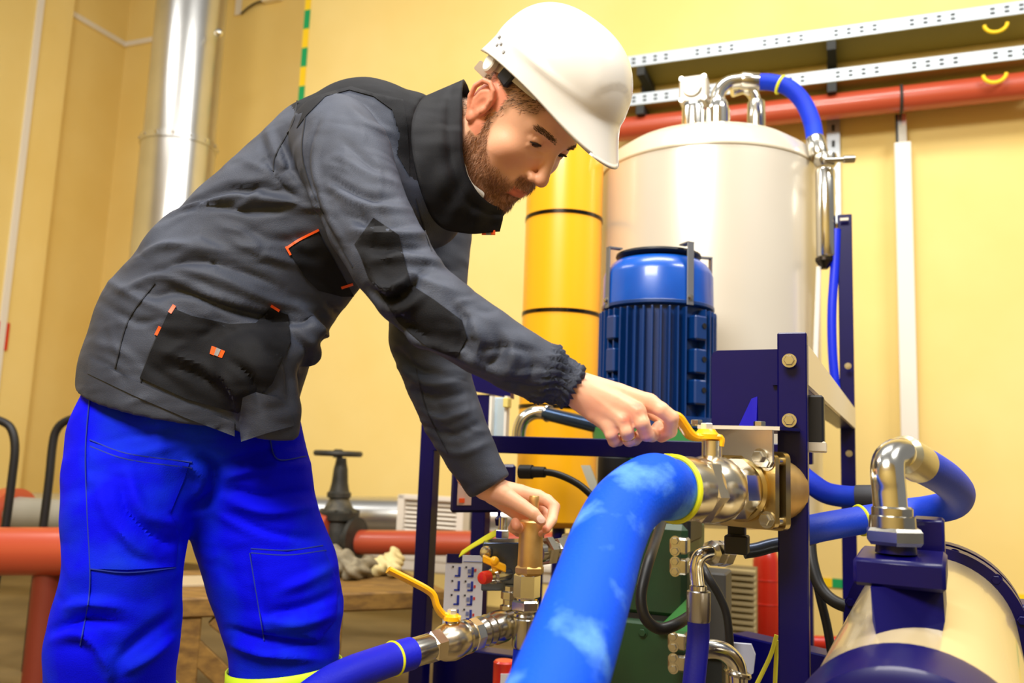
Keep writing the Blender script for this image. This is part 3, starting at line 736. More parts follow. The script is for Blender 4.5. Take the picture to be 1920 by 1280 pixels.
# ---- cream tank
tY = 2.85; s = mpp(tY); tc = W(1327, 300, tY)
tank = thing('storage_tank', W(1327, 1000, tY), 'big cream cylindrical tank standing behind the blue motor', 'tank')
vlat(tank, 'tank_shell', 1327, 300, tY, [(341, 204), (360, 205), (965, 205), (985, 190), (995, 120)], tank_m, 72)
vlat(tank, 'tank_dome', 1327, 300, tY, [(277, 62), (279, 115), (287, 162), (308, 192), (341, 204.5)], tank_m, 72)
vlat(tank, 'weld_seam', 1327, 300, tY, [(338, 204), (340, 206), (343, 206), (345, 204)], mat('seam_cream', (196, 184, 160), .4, .2), 72)
top = tc+ZD*(300-228)*s
for k in range(3):
    dx, dy = ((-75, -120), (160, -60), (-20, 150))[k]; q = np.array([tc[0]+dx*s, tc[1]+dy*s, 0]); z1 = tc[2]-660*s; b = MB(); b.cyl(q, q+ZD*max(z1+.01, .05), .03, n=16); b.build('tank_leg', navy_m, tank)
# sight-glass block on the tank lid
ty_ = 2.72
blk = thing('sight_block', W(1299, 215, ty_), 'square metal sight-glass block on top of the tank', 'fitting'); s2 = mpp(ty_)
q = W(1299, 166, ty_); b = MB(); b.box(q+VD*.03, UD*27*s2, VD*.035, ZD*27*s2, .006); b.build('block_body', mat('cast_alu', (196, 188, 172), .4, .5), blk)
b = MB(); b.torus(q-VD*.006, VD, 16*s2, 3.5*s2, 30, 8); b.build('glass_rim', stain_m, blk)
b = MB(); b.lathe(q-VD*.007, VD, [(0, 15*s2), (.003, 15*s2)], 28); b.build('sight_glass', mat('sight_glass', (196, 192, 140), .15, .2, coat=1), blk)
for (dx, dy) in ((-22, -22), (22, -22), (-22, 22), (22, 22)): bolt(blk, q+UD*dx*s2+ZD*dy*s2-VD*.005, -VD, 3.4*s2)
vlat(blk, 'stem', 1300, 200, ty_, [(190, 14), (196, 20), (206, 22), (262, 22)], chrome_m, 24)
# elbow and hose from lid to gauge
hs = thing('tank_hose', W(1345, 215, 2.72), 'blue hose arching from the tank lid to the chrome gauge tube', 'hose')
vlat(hs, 'base_fitting', 1345, 205, 2.72, [(180, 13), (186, 16), (194, 21), (206, 22), (208, 25), (262, 25)], chrome_m, 28)
tubepart(hs, 'elbow', [(1344, 188, 2.72), (1350, 170, 2.72), (1366, 156, 2.72), (1392, 151, 2.72)], 14, 2.72, chrome_m)
hlat(hs, 'ferrule', W(1388, 151, 2.72), W(1424, 154, 2.72), [(0, .026), (.1, .029), (.95, .029), (1, .027)], steel_m)
tubepart(hs, 'hose', [(1420, 153, 2.72), (1450, 155, 2.7), (1480, 165, 2.68), (1506, 192, 2.66), (1522, 228, 2.63), (1529, 266, 2.6)], 16, 2.7, hosed_m, 24, 10)
b = MB(); b.torus(W(1463, 159, 2.692), W(1480, 166, 2.68)-W(1450, 155, 2.7), 16.5*mpp(2.7), .005, 28, 8); b.build('yellow_tie', tie_m, hs)
hlat(hs, 'ferrule', W(1528, 260, 2.605), W(1536, 296, 2.58), [(0, .027), (.1, .03), (.9, .03), (1, .026)], steel_m)
# second short chrome bend on the lid
b2 = thing('lid_bend', W(1400, 225, 2.8), 'small chrome pipe bend on the tank lid under the blue hose', 'pipe')
tubepart(b2, 'bend', [(1372, 172, 2.8), (1396, 166, 2.8), (1412, 178, 2.8), (1418, 200, 2.8)], 11, 2.8, chrome_m)
vlat(b2, 'ferrule', 1418, 205, 2.8, [(188, 14), (192, 17), (226, 18), (275, 18)], steel_m, 24)
# chrome level gauge
gg = thing('level_gauge', W(1548, 490, 2.55), 'upright chrome gauge tube fixed to the right of the tank', 'gauge')
vlat(gg, 'gauge_tube', 1548, 400, 2.55, [(312, 16), (316, 18), (484, 18), (487, 16)], chrome_m, 28)
vlat(gg, 'bottom_cap', 1546, 488, 2.55, [(484, 17), (490, 17), (497, 12), (505, 6)], mat('cap_dark', (70, 64, 58), .3, 1), 24)
vlat(gg, 'top_fitting', 1548, 300, 2.55, [(286, 12), (290, 20), (300, 22), (306, 22), (314, 17)], steel_m, 28)
hlat(gg, 'vent_handle', W(1545, 300, 2.5), W(1604, 298, 2.5), [(0, .008), (.6, .008), (.62, .012), (.95, .012), (1, .006)], steel_m, 16)
tubepart(gg, 'drain_rod', [(1535, 500, 2.55), (1534, 530, 2.55), (1530, 640, 2.55), (1528, 700, 2.55)], 5, 2.55, white_m, 12)
bh = thing('drain_hose', W(1560, 720, 2.56), 'slim bowed blue hose between the tank and the tall rear post', 'hose')
tubepart(bh, 'hose', [(1568, 430, 2.54), (1565, 500, 2.54), (1560, 580, 2.54), (1561, 660, 2.54), (1568, 740, 2.54)], 8.5, 2.54, mat('hose_bright', (4, 40, 220), .4), 16)

# ---- yellow column with metal bands
cY = 2.75; col_ = thing('yellow_column', W(1045, 975, cY), 'tall yellow pipe column with dark metal bands left of the tank', 'column')
for (y0, y1) in ((120, 408), (408, 593), (593, 768), (768, 972)):
    vlat(col_, 'column_section', 1052, 590, cY, [(y0, 73.5), (y1, 73.5)], column_m, 56)
vlat(col_, 'bottom_cap', 1052, 590, cY, [(972, 73), (980, 66), (984, 50)], column_m, 56)
for y in (408, 593, 768):
    vlat(col_, 'metal_band', 1052, 590, cY, [(y-4, 74.8), (y+3, 74.8)], band_m, 56)
for (k, a) in ((0, .5), (1, 2.6), (2, 4.7)):
    q = W(1046, 980, cY); q = q+np.array([math.cos(a), math.sin(a), 0])*.07; b = MB(); b.cyl(np.array([q[0], q[1], 0]), q, .02, n=12); b.build('column_leg', navy_m, col_)

# ---- electric motor
mY = 2.25; s = mpp(mY); mot = thing('electric_motor', W(1229, 800, mY), 'upright blue finned electric motor with black rain canopy', 'motor')
mx = 1233; mc = W(mx, 560, mY)
vlat(mot, 'fan_cover', mx, 560, mY, [(490, 70), (492, 82), (500, 92), (512, 100), (522, 103.5), (578, 104.5), (584, 104.5)], motor_m, 64)
vlat(mot, 'cover_rim', mx, 560, mY, [(578, 104), (580, 106), (585, 106), (587, 103)], motord_m, 64)
vlat(mot, 'rain_canopy', mx, 560, mY, [(476, 66), (477, 80), (481, 81), (486, 70), (490, 60)], mblack_m, 64)
def around(th, r, y): return mc+np.array([math.sin(th), -math.cos(th), 0])*r*s+ZD*(560-y)*s
for th_ in (.40, -1.22, 1.75, -2.6):
    n = np.array([math.sin(th_), -math.cos(th_), 0]); t = np.array([math.cos(th_), math.sin(th_), 0])
    b = MB(); b.box(around(th_, 106.5, 530), t*7*s, n*1.3*s, ZD*58*s, .001); b.box(around(th_, 94, 473), t*7*s, n*14*s, ZD*1.3*s); st_ = b.build('canopy_strap', mat('strap_grey', (120, 122, 128), .4, .4), mot, False)
    bolt(st_, around(th_, 107.5, 574), n, 4.4*s)
vlat(mot, 'motor_core', mx, 560, mY, [(586, 92), (790, 92)], motord_m, 48)
first = None
for k in range(44):
    th_ = -math.pi+2*math.pi*k/44+.03
    if .42 < th_ < .74: continue
    n = np.array([math.sin(th_), -math.cos(th_), 0]); t = np.array([math.cos(th_), math.sin(th_), 0])
    b = MB(); b.box(around(th_, 99, 690), t*1.7*s, n*11*s, ZD*98*s, .001); b.build('cooling_fin', motord_m, mot, False)
for yy in (620, 680, 735):
    th_ = .58; n = np.array([math.sin(th_), -math.cos(th_), 0]); t = np.array([math.cos(th_), math.sin(th_), 0]); b = MB(); b.box(around(th_, 103, yy+8), t*15*s, n*12*s, ZD*22*s, .004); pd_ = b.build('mounting_pad', motord_m, mot)
    b = MB(); b.lathe(around(th_+.05, 115.5, yy+4), n, [(0, 5*s), (.002, 5*s)], 14); b.build('pad_hole', mblack_m, pd_)
    b = MB(); b.box(around(-1.0, 103, yy+8), np.array([math.cos(-1.0), math.sin(-1.0), 0])*12*s, np.array([math.sin(-1.0), -math.cos(-1.0), 0])*12*s, ZD*22*s, .004); b.build('mounting_pad', motord_m, mot)
vlat(mot, 'end_flange', mx, 560, mY, [(786, 104), (788, 114), (806, 114), (808, 106)], motord_m, 56)

# ---- green pump under the motor
pmp = thing('pump', (mc[0], mc[1], 0), 'dark green pump body under the electric motor', 'pump')
vlat(pmp, 'bell_housing', 1222, 860, mY, [(806, 112), (830, 110), (836, 84), (905, 82), (910, 100), (925, 100)], mat('pump_light', (70, 150, 80), .45), 48)
q = W(1205, 1130, 2.0); b = MB(); b.box(np.array([q[0], q[1], q[2]+.09]), UD*.12, VD*.12, ZD*.098, .012); b.build('pump_body', pump_m, pmp)
b = MB(); b.box(np.array([q[0], q[1], q[2]-.11]), UD*.124, VD*.124, ZD*.098, .012); b.build('lower_housing', pump_m, pmp)
b = MB(); b.box(np.array([q[0], q[1], q[2]-.01]), UD*.115, VD*.115, ZD*.006); b.build('gasket', mblack_m, pmp, False)
b = MB(); b.box(W(1235, 983, 1.96), UD*.085, VD*.08, ZD*.032, .006); b.build('coupling_guard', mblack_m, pmp)
for k in range(4): bolt(pmp, np.array([q[0], q[1], q[2]-.04])+UD*(-.09+.06*k)-VD*.124, -VD, .008, m=pump_m)
b = MB(); b.box(W(1341, 1145, 2.0), UD*.03, VD*.05, ZD*.09, .004); props(b.build('grey_cabinet', mat('cabinet_grey', (74, 72, 70), .5), None), 'dark grey narrow cabinet behind the chrome elbow', 'cabinet')
q = W(1341, 1145, 2.0); b = MB(); b.box(np.array([q[0], q[1], (q[2]-.09)/2]), UD*.02, VD*.03, ZD*(q[2]-.09)/2); b.build('cabinet_stand', slot_m, bpy.data.objects['grey_cabinet'], False)
q = W(1205, 1130, 2.0)
b = MB(); b.box(np.array([q[0], q[1], .14]), UD*.15, VD*.15, ZD*.14, .01); b.build('pump_foot', pump_m, pmp)
b = MB(); qq = W(1258, 1150, 1.83); b.prism([qq+UD*.03+ZD*.03, qq-UD*.03-ZD*.035, qq+UD*.035-ZD*.04], VD*.03); b.build('web', MATS['pump_light'], pmp, False)
for (x, y) in ((1275, 1022), (1275, 1060), (1272, 1200), (1272, 1240)):
    q = W(x, y, 1.78); cl = MB(); cl.box(q, UD*.018, VD*.02, ZD*.016, .004); fo = cl.build('port_clamp', steel_m, pmp)
    for dz in (-.010, .010): bolt(fo, q+ZD*dz-VD*.02-UD*.006, -VD, .0075)
vlat(pmp, 'accumulator', 1150, 930, 2.15, [(852, 20), (860, 30), (1000, 30), (1012, 22)], mblack_m, 28)

# ---- junction box, cable, gauge glass, chrome bend on the left
jb = thing('junction_box', W(905, 957, 2.06), 'navy junction box with a paper label behind the left sleeve', 'junction box')
b = MB(); b.box(W(907, 914, 2.08), R_*58*mpp(2.08), np.array([0, .05, 0]), ZD*43*mpp(2.08), .006); b.build('box_body', navy_m, jb)
b = MB(); b.box(W(871, 925, 2.0295), R_*13*mpp(2.03), np.array([0, .001, 0]), ZD*21*mpp(2.03)); lb = b.build('paper_label', mat('label_pink', (226, 190, 172), .6), jb, False)
b = MB(); b.box(W(866, 938, 2.027), R_*5*mpp(2.03), np.array([0, .001, 0]), ZD*4*mpp(2.03)); b.build('label_mark', orange_m, lb, False)
for k in range(3):
    b = MB(); b.box(W(878, 908+6*k, 2.027), R_*2.5*mpp(2.03), np.array([0, .001, 0]), ZD*1.2*mpp(2.03)); b.build('label_mark', inkk_m, lb, False)
cb = thing('power_cable', W(1060, 930, 1.95), 'thick black cable curving from the junction box across the yellow column', 'cable')
tubepart(cb, 'cable', [(975, 884, 1.97), (1010, 884, 1.95), (1045, 889, 1.93), (1085, 908, 1.92), (1118, 938, 1.92), (1150, 975, 1.95)], 6.5, 1.95, rubber_m, 14)
hlat(cb, 'gland', W(975, 884, 1.97), W(1022, 885, 1.945), [(0, .016), (.5, .016), (.52, .013), (1, .012)], rubber_m, 16)
vg = thing('gauge_glass', W(938, 820, 2.5), 'pale glass level gauge beside the chrome bend', 'gauge')
b = MB(); b.box(W(936, 783, 2.5), UD*15*mpp(2.5), VD*.012, ZD*38*mpp(2.5), .004); b.build('glass_body', glass_m, vg)
for dx in (-14, 14):
    b = MB(); b.box(W(936+dx, 783, 2.485), UD*2.5*mpp(2.5), VD*.012, ZD*40*mpp(2.5)); b.build('gauge_edge', white_m, vg, False)
b = MB(); b.box(W(951, 755, 2.47), UD*5*mpp(2.5), VD*.015, ZD*9*mpp(2.5), .002); b.build('gauge_cap', mat('cap_yellow', (230, 210, 120), .5), vg)
ub = thing('chrome_bend', W(980, 820, 2.35), 'chrome pipe bend in front of the yellow column', 'pipe')
tubepart(ub, 'bend', [(972, 835, 2.35), (974, 805, 2.35), (983, 785, 2.35), (1002, 774, 2.35), (1026, 774, 2.35)], 13, 2.35, chrome_m, 24)
tubepart(ub, 'pipe_run', [(1020, 774, 2.35), (1060, 784, 2.3), (1106, 795, 2.25), (1150, 806, 2.2)], 13, 2.35, mat('pipe_steel_dark', (70, 90, 120), .25, .9), 24)
b = MB(); b.torus(W(1028, 775, 2.347), W(1060, 784, 2.3)-W(1020, 774, 2.35), 14*mpp(2.35), .004, 24, 8); b.build('joint_ring', steel_m, ub)
ws = MB(); ws.box((W(1098, 872, 2.3)+W(1128, 950, 2.3))/2, (W(1128, 950, 2.3)-W(1098, 872, 2.3))/2, R_*.012, VD*.003); props(ws.build('white_brace', white_m, None, False), 'white flat strip slanting behind the black cable', 'strip')

# ---- big ball valve with flange, and the thick hose
AX = math.radians(48); va = np.array([math.sin(AX), math.cos(AX), 0]); vs = np.array([math.cos(AX), -math.sin(AX), 0])
FC = W(1390, 917, 1.19)
bv = thing('ball_valve', FC-ZD*.06, 'large steel ball valve with yellow lever under the right hand', 'valve')
def vpt(t, sx=0, z=0): return FC-va*t+vs*sx+ZD*z
def square(parent, name, t, hw, hh, th_, m, bev=.008):
    b = MB(); P = []
    for (i, j) in ((1, 1), (-1, 1), (-1, -1), (1, -1)):
        for k in range(4):
            a = {(1, 1): 0, (-1, 1): 90, (-1, -1): 180, (1, -1): 270}[(i, j)]+30*k; a = math.radians(a)
            P.append(vpt(t, i*(hw-bev)+bev*math.cos(a), j*(hh-bev)+bev*math.sin(a)))
    b.prism(P, va*th_); return b.build(name, m, parent, True, 35)
square(bv, 'flange_plate', 0, .052, .050, .010, yzinc_m)
square(bv, 'rear_flange', -.022, .055, .053, .012, yzinc_m, .01)
b = MB(); b.cyl(vpt(-.034), vpt(-.10), .046, n=36); b.build('rear_pipe', brass_m, bv)
for (i, j) in ((1, -1), (1, 1), (-1, -1), (-1, 1)): bolt(bv, vpt(.0, i*.04, j*.038), -va, .0085)
for (i, j) in ((1, -1), (1, 1)): b = MB(); b.cyl(vpt(-.010, i*.047, j*.04), vpt(-.022, i*.047, j*.04), .006, n=14); b.build('spacer', steel_m, bv)
def vl(name, prof, m, n=40, ph=0): 
    b = MB(); b.lathe(FC, -va, prof, n, ph); return b.build(name, m, bv)
vl('collar', [(0, .044), (.006, .044), (.010, .040), (.016, .040)], yzinc_m)
b = MB(); b.lathe(FC, -va, [(.014, .039), (.016, .043), (.046, .043), (.049, .039)], 8, .3); b.build('end_hex', chrome_m, bv)
vl('valve_body', [(.046, .040), (.056, .0435), (.068, .045), (.084, .044), (.094, .040)], mat('valve_nickel', (222, 212, 190), .25, 1))
b = MB(); b.lathe(FC, -va, [(.090, .040), (.092, .044), (.112, .044), (.115, .040)], 6, .2); b.build('union_hex', MATS['valve_nickel'], bv)
# neck, stop, lever
nk = vpt(.070, 0, .04); b = MB(); b.cyl(nk, np.array([nk[0], nk[1], zat(1325, 826, nk[1])]), .0135, n=24); b.build('neck', MATS['valve_nickel'], bv)
hub = W(1325, 817, nk[1]); 
lv = MB(); HP = [(1346, 836, 0), (1346, 822, 0), (1325, 820, 0), (1304, 819, 0), (1292, 812, -.004), (1281, 797, -.008), (1270, 782, -.012), (1255, 776, -.014), (1236, 772, -.016)]
P = np.array([W(x, y, nk[1]+dz) for x, y, dz in HP]); P = spline(P, 5)
def barpath(P, w, t, sidev):
    b = MB(); v = []; f = []; T = np.gradient(P, axis=0)
    for i in range(len(P)):
        d = nrm(T[i]); n = nrm(np.cross(sidev, d)); q = nrm(sidev-d*(sidev@d)); ww = w[i] if hasattr(w, '__len__') else w
        for k in range(10):
            a = 2*math.pi*k/10; c, s_ = math.cos(a), math.sin(a); c = math.copysign(abs(c)**.6, c); s_ = math.copysign(abs(s_)**.6, s_)
            v.append(P[i]+q*c*ww+n*s_*t)
    m = len(P)
    for i in range(m-1):
        for k in range(10): f.append((i*10+k, i*10+(k+1) % 10, (i+1)*10+(k+1) % 10, (i+1)*10+k))
    f.append(tuple(range(9, -1, -1))); f.append(tuple((m-1)*10+k for k in range(10)))
    b.add(v, f); return b
side = nrm(np.array([.25, -1, .1]))
lvo = barpath(P, [.012+.004*max(0, 1-abs(i-12)/8) for i in range(len(P))], .0048, side).build('lever', handle_m, bv)
b = MB(); b.lathe(hub-ZD*.004, ZD, [(0, .017), (.006, .017), (.010, .013), (.013, .011)], 24); b.build('lever_boss', handle_m, bv)
b = MB(); b.hexa(hub+ZD*.008, hub+ZD*.017, .0085, .3); b.build('lever_nut', mat('nut_white', (240, 236, 226), .3, .6), bv)
# grey bracket plate hanging from the shelf
br = thing('valve_bracket', FC+ZD*.04, 'grey steel bracket plate bolted between shelf and valve flange', 'bracket')
b = MB(); zt = zs-.001; PP = [vpt(.004, -.052), vpt(.004, .052)]; P = []
for sx, z in ((-.052, zt-FC[2]), (.052, zt-FC[2]), (.052, .040), (.047, .032), (.022, .032), (.005, .046), (-.052, .046)): P.append(vpt(.003, sx, z))
b.prism(P, -va*.004); b.build('plate', stain_m, br, False)
bolt(br, vpt(.007, .034, .045), -va, .0085)
# hose
hz_ = thing('thick_hose', W(1050, 1270, .78), 'thick bright blue hose with pale scuffs in the foreground', 'hose')
b = MB(); b.lathe(FC, -va, [(.112, .037), (.114, .0405), (.146, .0405), (.150, .039)], 40); b.build('ferrule', MATS['valve_nickel'], hz_)
hp0 = vpt(.140)
path = [hp0, vpt(.168, 0, 0), W(1222, 912, 1.045), W(1172, 950, 1.01), W(1140, 1010, .965), W(1117, 1080, .915), W(1082, 1184, .835), W(1047, 1282, .775), W(990, 1430, .70), W(930, 1600, .64)]
P = spline(path, 12); b = MB(); b.tube(P, np.interp(np.linspace(0, 1, len(P)), [0, .1, .5, 1], [.037, .039, .0415, .0425]), 36); b.build('hose', hose_m, hz_)
b = MB(); b.torus(vpt(.151), va, .040, .0036, 48, 8); tie = b.build('yellow_tie', tie_m, hz_)
b = MB(); b.box(vpt(.152, -.008, .040), va*.004, vs*.006, ZD*.004, .001); b.build('tie_head', tie_m, tie)

# ---- brass valve held by the left hand, with its fittings
bY = 1.475; br_ = thing('brass_valve', W(990, 1210, bY), 'brass relief valve on chrome fittings gripped by the left hand', 'valve'); 
vlat(br_, 'stem', 1000, 985, bY, [(931, 8.5), (933, 9.5), (942, 9.5), (944, 9), (990, 9)], brass_m, 24)
vlat(br_, 'brass_body', 995, 1020, bY, [(977, 19), (980, 22), (1030, 22.5), (1062, 23)], brass_m, 36)
b = MB(); o = W(993, 1068, bY); b.hexa(o-ZD*.007, o+ZD*.007, .0255, .2); b.build('brass_nut', brass_m, br_)
b = MB(); o = W(988, 1098, bY); b.hexa(o-ZD*.020, o+ZD*.020, .0225, .5); b.build('tall_hex', chrome_m, br_)
vlat(br_, 'neck_ring', 986, 1122, bY, [(1116, 17), (1124, 17)], steel_m, 24)
b = MB(); o = W(985, 1134, bY); b.hexa(o-ZD*.009, o+ZD*.009, .0245, .1); b.build('union_nut', chrome_m, br_)
vlat(br_, 'threaded_ring', 983, 1152, bY, [(1142, 19), (1146, 20), (1150, 18), (1154, 20), (1160, 18)], steel_m, 28)
bh2 = thing('slim_hose', W(976, 1280, bY), 'slim blue hose hanging from the chrome fittings under the brass valve', 'hose')
vlat(bh2, 'ferrule', 981, 1185, bY, [(1158, 17), (1162, 20), (1208, 20), (1212, 18)], steel_m, 28)
tubepart(bh2, 'hose', [(980, 1205, bY), (977, 1240, bY), (972, 1300, bY), (965, 1400, bY)], 16, bY, hosed_m, 24)
# side pipe going right from the brass valve
sp_ = thing('side_fitting', W(1060, 1050, 1.55), 'steel pipe fittings right of the brass valve behind the thick hose', 'fitting')
hlat(sp_, 'pipe_run', W(1008, 1035, 1.52), W(1130, 1018, 1.62), [(0, .018), (1, .018)], steel_m)
for (t0, t1, r) in ((.08, .2, .026), (.24, .42, .022), (.46, .62, .03)):
    a, c = W(1008, 1035, 1.52), W(1130, 1018, 1.62); b = MB(); b.hexa(a+(c-a)*t0, a+(c-a)*t1, r, .2); b.build('nut', steel_m, sp_)

# ---- manifold block with small cock
mf = thing('manifold_block', W(952, 1100, 1.60), 'dark steel manifold block behind the brass valve', 'manifold')
s = mpp(1.6); mfd = mat('manifold_steel', (70, 80, 104), .22, .9, col2=(96, 104, 124), nscale=9)
b = MB(); b.box(W(952, 1057, 1.64), R_*47*s, np.array([0, .04, 0]), ZD*43*s, .002); b.build('block', mfd, mf)
b = MB(); b.lathe(W(912, 1035, 1.6), (0, -1, 0), [(0, 12*s), (.008, 12*s), (.014, 9*s), (.016, 4*s)], 20); b.build('plug', steel_m, mf)
b = MB(); o = W(942, 1001, 1.62); b.hexa(o-ZD*.008, o+ZD*.008, 13*s, .1); b.cyl(o+ZD*.006, o+ZD*.03, 8*s, n=16); b.build('top_fitting', steel_m, mf)
b = MB(); o = W(935, 985, 1.63); b.lathe(o, ZD, [(0, 6*s), (.012, 8*s), (.018, 3*s), (.035, 3*s)], 16); b.build('blue_knob', navy_m, mf)
ck = thing('small_cock', W(925, 1085, 1.55), 'small drain cock with yellow butterfly handle and red cap', 'valve')
hlat(ck, 'cock_body', W(952, 1076, 1.60), W(912, 1082, 1.54), [(0, 11*s), (.4, 11*s), (.42, 14*s), (.7, 14*s), (.75, 10*s), (1, 10*s)], steel_m, 20)
hlat(ck, 'red_cap', W(915, 1081, 1.545), W(902, 1084, 1.53), [(0, 11*s), (.6, 11.5*s), (.9, 10*s), (1, 6*s)], redb_m, 24)
b = MB(); b.box(W(927, 1056, 1.555), W(949, 1066, 1.555)-W(927, 1056, 1.555), np.array([0, .008, 0]), ZD*.0065, .002); b.build('butterfly_handle', handle_m, ck)
b = MB(); b.cyl(W(930, 1074, 1.56), W(927, 1052, 1.555), .007, n=16); b.sphere(W(927, 1052, 1.552), .009, 14); b.build('cock_stem', handle_m, ck)
for (x, rows) in ((955, [(1100, 12), (1108, 12), (1110, 16), (1122, 16), (1124, 12), (1132, 12), (1134, 17), (1148, 17), (1150, 13), (1165, 14)]),):
    th = thing('riser_fitting', W(x, 1165, 1.58), 'chrome riser fitting under the manifold block', 'fitting'); vlat(th, 'riser', x, 1130, 1.58, rows, chrome_m, 8)
# instruction card and yellow ribbon
cdY = 1.78; cq = W(869, 1107, cdY); cu = nrm(W(905, 1109, cdY)-W(840, 1107, cdY)); cv = nrm(W(866, 1050, cdY)-W(860, 1168, cdY)); cn_ = nrm(np.cross(cu, cv)); s = mpp(cdY)
card = thing('instruction_card', cq-cv*63*s, 'white instruction card with rows of small blue pictograms', 'card')
b = MB(); b.box(cq, cu*35*s, cv*63*s, cn_*.001); b.build('card_sheet', paper_m, card, False)
def cbx(x, y, w, h, m, name, lift=.0016): b = MB(); b.box(cq+cu*x*s+cv*y*s+cn_*lift, cu*w*s, cv*h*s, cn_*.0005); return b.build(name, m, card, False)
cbx(-19, 57, 14, 8, navy_m, 'card_header'); cbx(15, 52, 17, .7, inkg_m, 'card_rule')
for r_i in range(4):
    for c_i in range(2):
        x = -12+24*c_i; y = 34-25*r_i
        cbx(x+3, y, 2.2, 8, ink_m, 'pictogram'); cbx(x, y-8, 5, 1.6, ink_m, 'pictogram'); cbx(x-9, y+8, 1.6, 1.6, inkk_m, 'pictogram')
        if c_i: cbx(x-3, y+1, 2.6, 3.5, inkg_m, 'pictogram'); cbx(x+8, y+3-4*(r_i % 2), 1.8, 2.5, inkr_m, 'pictogram')
        elif r_i == 3: cbx(x-3, y+2, 1.8, 3, inkr_m, 'pictogram')
b = MB(); P = pxline([(864, 1038, 1.74), (885, 1024, 1.70), (905, 1012, 1.66), (932, 998, 1.62)], 6); barpath(P, .009, .0015, ZD*.6+R_*.5+np.array([0, -.3, 0])).build('tmp', tie_m, None)
o = bpy.data.objects['tmp']; o.name = 'yellow_ribbon'; props(o, 'yellow ribbon tying the instruction card to the manifold', 'ribbon')
# red can
cn2 = thing('red_can', W(945, 1330, 1.9), 'small red can with a white label at the bottom edge', 'can'); s = mpp(1.9)
vlat(cn2, 'can_body', 945, 1270, 1.9, [(1240, 17), (1243, 20), (1330, 20)], redb_m, 28)
b = MB(); b.box(W(948, 1266, 1.9)-np.array([0, 20.5*s, 0]), R_*9*s, np.array([0, .001, 0]), ZD*8*s); b.build('can_label', paper_m, cn2, False)
sbox(cn2, 'can_foot', W(945, 1345, 1.9), 24*s, 24*s, 15*s, MATS['red_dark'])

# ---- lower ball valve and hose at the bottom left of the machine
LA, LB = W(742, 1233, 1.31), W(968, 1165, 1.52); ld = nrm(LB-LA); LL = np.linalg.norm(LB-LA)
lv2 = thing('lower_ball_valve', LA-ZD*.05, 'steel ball valve with a raised yellow lever low by the blue trouser leg', 'valve')
def ll(name, prof, m, n=32, ph=0): b = MB(); b.lathe(LA, ld, [(t*LL, r) for t, r in prof], n, ph); return b.build(name, m, lv2)
ll('hose_hex', [(.24, .022), (.25, .0255), (.32, .0255), (.33, .022)], MATS['valve_nickel'], 6, .4)
ll('valve_body', [(.32, .022), (.36, .027), (.42, .030), (.48, .028), (.52, .024)], MATS['valve_nickel'], 36)
ll('body_ring', [(.51, .025), (.52, .027), (.55, .027), (.56, .024)], steel_m, 36)
ll('end_hex', [(.56, .023), (.57, .0265), (.63, .0265), (.64, .022)], chrome_m, 8)
ll('threaded_pipe', [(.64, .023), (.67, .026), (.70, .023), (.73, .026), (.76, .023), (.80, .027), (.86, .027), (.88, .023), (1.0, .024), (1.02, .02)], steel_m, 32)
nc = LA+ld*LL*.42; b = MB(); ht = W(830, 1158, nc[1]); b.cyl(nc+ZD*.02, np.array([nc[0], nc[1], ht[2]]), .0105, n=20); b.build('neck', MATS['valve_nickel'], lv2)
hb = np.array([nc[0], nc[1], ht[2]]); off = proj(hb[None])[0]
P = spline([hb+ (W(x, y, nc[1]+dz)-W(832, 1158, nc[1])) for x, y, dz in ((848, 1160, 0), (832, 1157, 0), (815, 1151, 0), (804, 1136, -.005), (797, 1116, -.008), (784, 1104, -.012), (750, 1086, -.02), (712, 1067, -.03))], 6)
barpath(P, .0095, .0045, nrm(np.array([.3, -1, .5]))).build('lever', handle_m, lv2)
b = MB(); b.lathe(hb-ZD*.003, ZD, [(0, .014), (.006, .014), (.010, .010)], 24); b.build('lever_boss', handle_m, lv2)
b = MB(); b.hexa(hb+ZD*.006, hb+ZD*.014, .008, .2); b.build('lever_nut', MATS['nut_white'], lv2)
lh = thing('lower_hose', W(620, 1280, 1.22), 'plain blue hose with a yellow tie leaving the lower ball valve', 'hose')
b = MB(); b.lathe(LA, ld, [(-.005, .019), (0, .0215), (.25*LL, .0215)], 32); b.build('ferrule', steel_m, lh)
P = spline([LA+ld*.03, LA-ld*.01, W(700, 1247, 1.27), W(655, 1264, 1.23), W(610, 1288, 1.20), W(560, 1330, 1.17), W(520, 1400, 1.15)], 8); b = MB(); b.tube(P, .0238, 28); b.build('hose', mat('hose_deep', (2, 16, 200), .55, bump=.2, bscale=260), lh)
b = MB(); b.torus(LA-ld*.004, ld, .0235, .0022, 36, 8); b.build('yellow_tie', tie_m, lh)

# ---- fittings right of the pump
eb = thing('elbow_hose', W(1308, 1280, 1.25), 'navy hose on a chrome elbow hanging right of the green pump', 'hose'); s = mpp(1.25)
tubepart(eb, 'elbow', [(1352, 1037, 1.27), (1332, 1036, 1.26), (1313, 1042, 1.25), (1305, 1060, 1.25), (1306, 1082, 1.25), (1308, 1100, 1.25)], 13, 1.25, chrome_m, 24)
hlat(eb, 'union_nut', W(1330, 1036, 1.258), W(1362, 1038, 1.29), [(0, .012), (.1, .018), (.45, .018), (.5, .014), (.55, .0185), (.95, .0185), (1, .014)], steel_m, 8)
vlat(eb, 'collar', 1309, 1100, 1.25, [(1096, 14), (1098, 16), (1106, 16), (1108, 14)], steel_m, 28)
vlat(eb, 'ferrule', 1310, 1135, 1.25, [(1108, 19), (1110, 21.5), (1160, 21.5), (1163, 20)], mat('ferrule_steel', (176, 176, 180), .3, 1), 32)
